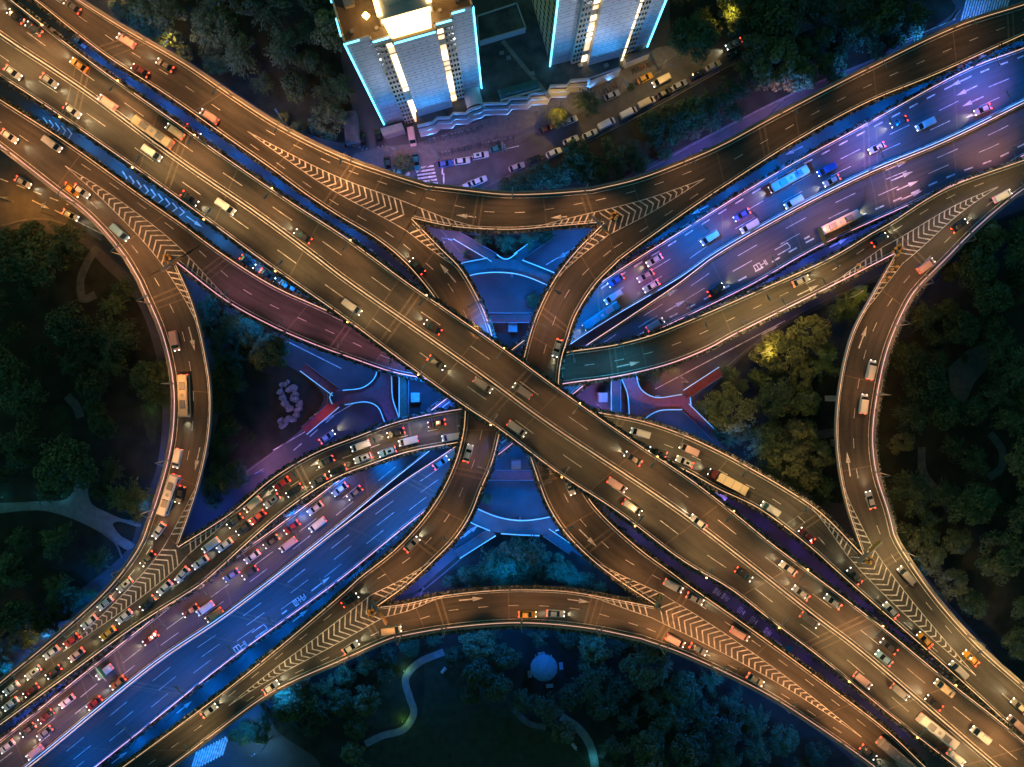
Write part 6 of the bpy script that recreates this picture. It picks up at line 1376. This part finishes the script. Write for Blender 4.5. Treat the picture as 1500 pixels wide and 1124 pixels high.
# named big trees first
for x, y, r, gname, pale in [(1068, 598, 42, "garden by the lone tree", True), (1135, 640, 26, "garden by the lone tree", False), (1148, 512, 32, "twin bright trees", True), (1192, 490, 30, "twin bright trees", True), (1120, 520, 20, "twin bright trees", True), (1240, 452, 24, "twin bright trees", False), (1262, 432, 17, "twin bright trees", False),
    (1125, 650, 32, "leafy bank inside the eastern curve", False), (1155, 672, 32, "leafy bank inside the eastern curve", True), (1178, 700, 28, "leafy bank inside the eastern curve", True), (1205, 722, 24, "leafy bank inside the eastern curve", False), (1135, 582, 28, "garden by the lone tree", False), (1180, 590, 24, "garden by the lone tree", False), (1130, 690, 20, "leafy bank inside the eastern curve", False),
    
    (345, 520, 18, "rockery garden", False), (348, 560, 16, "rockery garden", False), (336, 625, 15, "rockery garden", False), (330, 660, 16, "rockery garden", False), (375, 520, 14, "rockery garden", False), (300, 470, 13, "rockery garden", False), (397, 515, 27, "rockery garden", True), (345, 470, 26, "rockery garden", False), (370, 490, 24, "rockery garden", False), (325, 490, 22, "rockery garden", False), (318, 560, 22, "rockery garden", False), (325, 590, 18, "rockery garden", False), (322, 705, 22, "rockery garden", False), (345, 690, 18, "rockery garden", False), (312, 735, 15, "rockery garden", False), (368, 640, 9, "rockery garden", False), (352, 705, 14, "rockery garden", False),
    (1140, 88, 48, "tower street wood", True), (1115, 70, 30, "tower street wood", True), (1170, 110, 28, "tower street wood", True), (817, 172, 17, "tower street pavement", True), (862, 150, 22, "tower street pavement", False), (591, 239, 15, "tower street pavement", False), (923, 131, 6, "tower street pavement", False), (480, 172, 28, "grove beside the orange lit tower", True), (436, 188, 11, "grove beside the orange lit tower", True), (415, 174, 10, "grove beside the orange lit tower", True), (270, 78, 14, "grove beside the orange lit tower", True), (176, 10, 20, "grove beside the orange lit tower", True), (1058, 42, 13, "tower street wood", True),
    (740, 354, 18, "plaza thicket", False), (775, 352, 16, "plaza thicket", False), (708, 350, 15, "plaza thicket", False), (798, 347, 13, "plaza thicket", False), (683, 372, 9, "upper plaza", False), (782, 440, 12, "upper plaza", False), (712, 730, 9, "lower plaza", False), (960, 550, 15, "roadside under the sagging ramp", False), (985, 540, 13, "roadside under the sagging ramp", False), (935, 553, 11, "roadside under the sagging ramp", False),
    (745, 820, 30, "dense plaza trees", False), (715, 830, 26, "dense plaza trees", False), (775, 815, 30, "dense plaza trees", False), (805, 830, 26, "dense plaza trees", False), (690, 845, 20, "dense plaza trees", False), (735, 848, 18, "dense plaza trees", False), (770, 845, 20, "dense plaza trees", False), (830, 842, 20, "dense plaza trees", False), (855, 852, 17, "dense plaza trees", False), (880, 862, 13, "dense plaza trees", False), (660, 852, 12, "dense plaza trees", False), (760, 792, 14, "dense plaza trees", False),
    
    (700, 985, 24, "park trees by the pavilion", False), (728, 1008, 22, "park trees by the pavilion", False), (765, 1030, 22, "park trees by the pavilion", False), (800, 1042, 24, "park trees by the pavilion", False), (838, 1024, 22, "park trees by the pavilion", False), (872, 1000, 28, "park trees by the pavilion", False), (884, 1036, 24, "park trees by the pavilion", False), (862, 968, 18, "park trees by the pavilion", False), (908, 1012, 24, "park trees by the pavilion", False), (715, 932, 19, "park trees by the pavilion", False), (790, 932, 15, "park trees by the pavilion", False), (832, 934, 16, "park trees by the pavilion", False), (910, 946, 18, "park trees by the pavilion", False), (636, 938, 15, "park trees by the pavilion", False), (600, 950, 17, "park trees by the pavilion", False), (568, 964, 18, "park trees by the pavilion", False), (536, 974, 18, "park trees by the pavilion", False), (506, 990, 18, "park trees by the pavilion", False), (668, 962, 17, "park trees by the pavilion", False), (480, 1010, 17, "park trees by the pavilion", False), (500, 1030, 22, "park trees by the pavilion", False), (470, 1045, 20, "park trees by the pavilion", False), (520, 1066, 20, "park trees by the pavilion", False), (1000, 1010, 28, "park trees by the pavilion", False), (1040, 1000, 22, "park trees by the pavilion", False), (1075, 1030, 26, "park trees by the pavilion", False), (1030, 1050, 28, "park trees by the pavilion", False), (985, 1050, 26, "park trees by the pavilion", False), (1110, 1060, 26, "park trees by the pavilion", False), (1065, 1080, 28, "park trees by the pavilion", False), (1150, 1085, 22, "park trees by the pavilion", False), (1010, 1100, 28, "park trees by the pavilion", False), (950, 1090, 24, "park trees by the pavilion", False), (960, 1030, 22, "park trees by the pavilion", False), (1110, 1105, 24, "park trees by the pavilion", False), (690, 1020, 16, "park trees by the pavilion", False), (947, 975, 36, "park trees by the pavilion", True), (870, 948, 24, "park trees by the pavilion", True), (738, 964, 22, "park trees by the pavilion", False), (698, 945, 26, "park trees by the pavilion", True), (38, 625, 20, "dark park by the pale path", True), (1410, 525, 8, "dark wood", False), (1445, 345, 28, "dark wood", True), (1330, 790, 24, "dark wood", True), (1365, 820, 28, "dark wood", True), (1395, 855, 26, "dark wood", True), (1425, 885, 24, "dark wood", False),
    
    (745, 284, 12, "tree strip below the street", False), (812, 262, 16, "tree strip below the street", False), (906, 258, 14, "tree strip below the street", False), (938, 240, 15, "tree strip below the street", False), (985, 200, 16, "tree strip below the street", False), (1012, 192, 15, "tree strip below the street", False), (1045, 180, 15, "tree strip below the street", False), (1076, 165, 14, "tree strip below the street", False), (1105, 120, 17, "tree strip below the street", False), (975, 225, 12, "tree strip below the street", False), (800, 205, 21, "tree strip below the street", False), (846, 226, 27, "tree strip below the street", False), (838, 250, 26, "tree strip below the street", False), (872, 252, 24, "tree strip below the street", False), (790, 258, 22, "tree strip below the street", False), (765, 268, 18, "tree strip below the street", False), (742, 272, 15, "tree strip below the street", False), (890, 212, 14, "tree strip below the street", False), (905, 235, 20, "tree strip below the street", False), (928, 222, 18, "tree strip below the street", False), (955, 180, 22, "tree strip below the street", False), (985, 172, 24, "tree strip below the street", False), (1015, 165, 24, "tree strip below the street", False), (1045, 150, 26, "tree strip below the street", False), (1078, 130, 26, "tree strip below the street", False), (960, 205, 14, "tree strip below the street", False), (1090, 100, 18, "tree strip below the street", False)]: 
    if not (gname == "tree strip below the street" and (x, y) == (800, 205)): tree(x, y, r, gname, pale)
SAND = [(545, 1000), (588, 985), (640, 950), (690, 960), (745, 1010), (752, 1040), (830, 1085), (870, 1140), (870, 1190), (530, 1190), (530, 1060)]
PATHW = [(-80, 725), (100, 725), (106, 690), (140, 690), (150, 745), (215, 760), (205, 812), (150, 790), (100, 770), (-80, 764)]
fill("dark park by the pale path", PARKS["west"], [PATHW, [(70, 588), (108, 588), (112, 645), (70, 642)], [(112, 360), (150, 365), (148, 440), (110, 440)], [(200, 590), (235, 590), (232, 650), (208, 650)]], 18, 34, .62, 11, .08, 38)
fill("dark wood", PARKS["east"], [[(1385, 515), (1465, 500), (1460, 540), (1420, 595), (1390, 590)]], 18, 35, .62, 12, .1, 40)
fill("park trees by the pavilion", PARKS["bottom"], [SAND, [(748, 926), (850, 926), (850, 1034), (748, 1034)], [(860, 1060), (885, 1060), (890, 1150), (862, 1150)], [(425, 1060), (470, 1080), (480, 1150), (380, 1150), (380, 1060)]], 17, 28, .66, 13, .12, 16)
fill("grove beside the orange lit tower", PARKS["grove"], [], 19, 34, .6, 14, .1, 20)
fill("tower street wood", PARKS["northeast"], [], 19, 35, .6, 15, .06, 13); fill("tower street wood", [(1180, 42), (1330, -20), (1400, 10), (1290, 80), (1178, 128)], [], 18, 32, .66, 16, .05, 11)
fill("park edge below the jammed ramp", [(-60, 905), (60, 905), (120, 866), (150, 860), (110, 890), (0, 985), (-60, 1020)], [], 12, 20, .62, 17, .05, 10)
fill("rockery garden", [(292, 440), (345, 466), (380, 500), (345, 540), (330, 600), (330, 690), (305, 735), (298, 690), (318, 620), (322, 560)], [], 11, 20, .6, 21, .1, 16)
fill("garden by the lone tree", PARKS["easttri"], [], 12, 22, .62, 18, .3, 16)
fill("wood beyond the striped crossing", [(330, 1070), (400, 1030), (470, 1000), (520, 980), (470, 1050), (450, 1080), (420, 1050), (360, 1085)], [], 11, 18, .62, 19, .0, 9)
# labels: size, tone, grove, and the nearest findable landmark with its order from it
MARKS = {"dark park by the pale path": [("pale path fork", (120, 745)), ("footpath stub", (125, 425)), ("green garden light", (20, 545)), ("park's bright lawn patch", (90, 615)), ("topmost curve lamp", (202, 445)), ("second curve lamp", (230, 556)), ("third curve lamp", (222, 672)), ("jam's first lamp", (185, 832)), ("orange road corner", (40, 335)), ("lower picture-edge path", (0, 840))],
         "dark wood": [("paved clearing", (1425, 545)), ("topmost curve lamp", (1385, 395)), ("second curve lamp", (1335, 472)), ("third curve lamp", (1305, 582)), ("fourth curve lamp", (1308, 694)), ("chevron lamp", (1340, 806)), ("last lamp by the trees", (1440, 945)), ("looping path", (1465, 670)), ("short dark path", (1360, 700)), ("ramp with yellow drums", (1440, 330))],
         "park trees by the pavilion": [("round pavilion", (797, 979)), ("garden shed", (440, 1008)), ("S-shaped path", (600, 990)), ("curved lawn path", (860, 1080)), ("upper sculpture", (650, 982)), ("lower sculpture", (841, 1093)), ("first lamp arm over the trees", (640, 938)), ("lamp by the big pale tree", (985, 965)), ("lamp on the longest chevron", (1140, 1042)), ("striped crossing", (390, 1100)), ("picture's lower edge", (1020, 1124))],
         "grove beside the orange lit tower": [("orange lit tower", (505, 110)), ("paved corner", (300, 88)), ("pale grove tree", (480, 172)), ("topmost grove lamp", (180, 4)), ("middle grove lamp", (274, 88))],
         "tower street wood": [("big pale tree", (1140, 88)), ("street's dark end", (1056, 55)), ("upper right crossing", (1440, 10)), ("dark empty ramp", (1270, 95)), ("tall neon tower", (977, 10))]}
SHORT = {"grove beside the orange lit tower": "grove by the orange tower", "park edge below the jammed ramp": "edge below the jammed ramp", "leafy bank inside the eastern curve": "bank inside the curve", "dark park by the pale path": "dark western park", "park trees by the pavilion": "pavilion park", "roadside under the sagging ramp": "roadside below the teal ramp", "tree strip below the street": "strip below the street", "wood beyond the striped crossing": "wood by the striped crossing"}
byg = {}
for t in TREES:
    marks = MARKS.get(t[4]); m = min(marks, key=lambda k: (k[1][0] - t[1]) ** 2 + (k[1][1] - t[2]) ** 2) if marks else None
    tone = "pale" if t[5] else "dark"; size = "large" if t[3] > 25 else ("small" if t[3] < 16 else "medium")
    byg.setdefault((t[4], m[0] if m else None, tone, size), []).append((t, m))
CENT = {"tree strip below the street": ("upper plaza", (700, 300)), "dense plaza trees": ("lower footbridge", (765, 770)), "rockery garden": ("rockery", (424, 592)), "twin bright trees": ("yellow drums", (1310, 372)), "leafy bank inside the eastern curve": ("cargo truck", (1063, 704)), "garden by the lone tree": ("white kiosk", (1220, 584)), "plaza thicket": ("upper footbridge", (740, 385)),
        "tower street pavement": ("yellow taxi", (944, 116)), "roadside under the sagging ramp": ("red footbridge", (940, 580)), "park edge below the jammed ramp": ("amber lamp", (78, 932)), "wood beyond the striped crossing": ("garden shed", (440, 1008))}
for (gn, mk, tone, size), L in byg.items():
    ref = L[0][1] or CENT.get(gn, ("centre", (750, 590))); L.sort(key=lambda a: (a[0][1] - ref[1][0]) ** 2 + (a[0][2] - ref[1][1]) ** 2)
    for i, (t, m) in enumerate(L):
        lab = "%s %s tree, %s, %s such to the %s" % (size, tone, SHORT.get(gn, gn), ORD[i], ref[0]) if len(L) > 1 or mk else "%s %s tree in the %s" % (size, tone, gn)
        tag(t[0], lab, "tree", "trees of the " + gn)
print("trees", len(TREES), "cars", len(CARS))
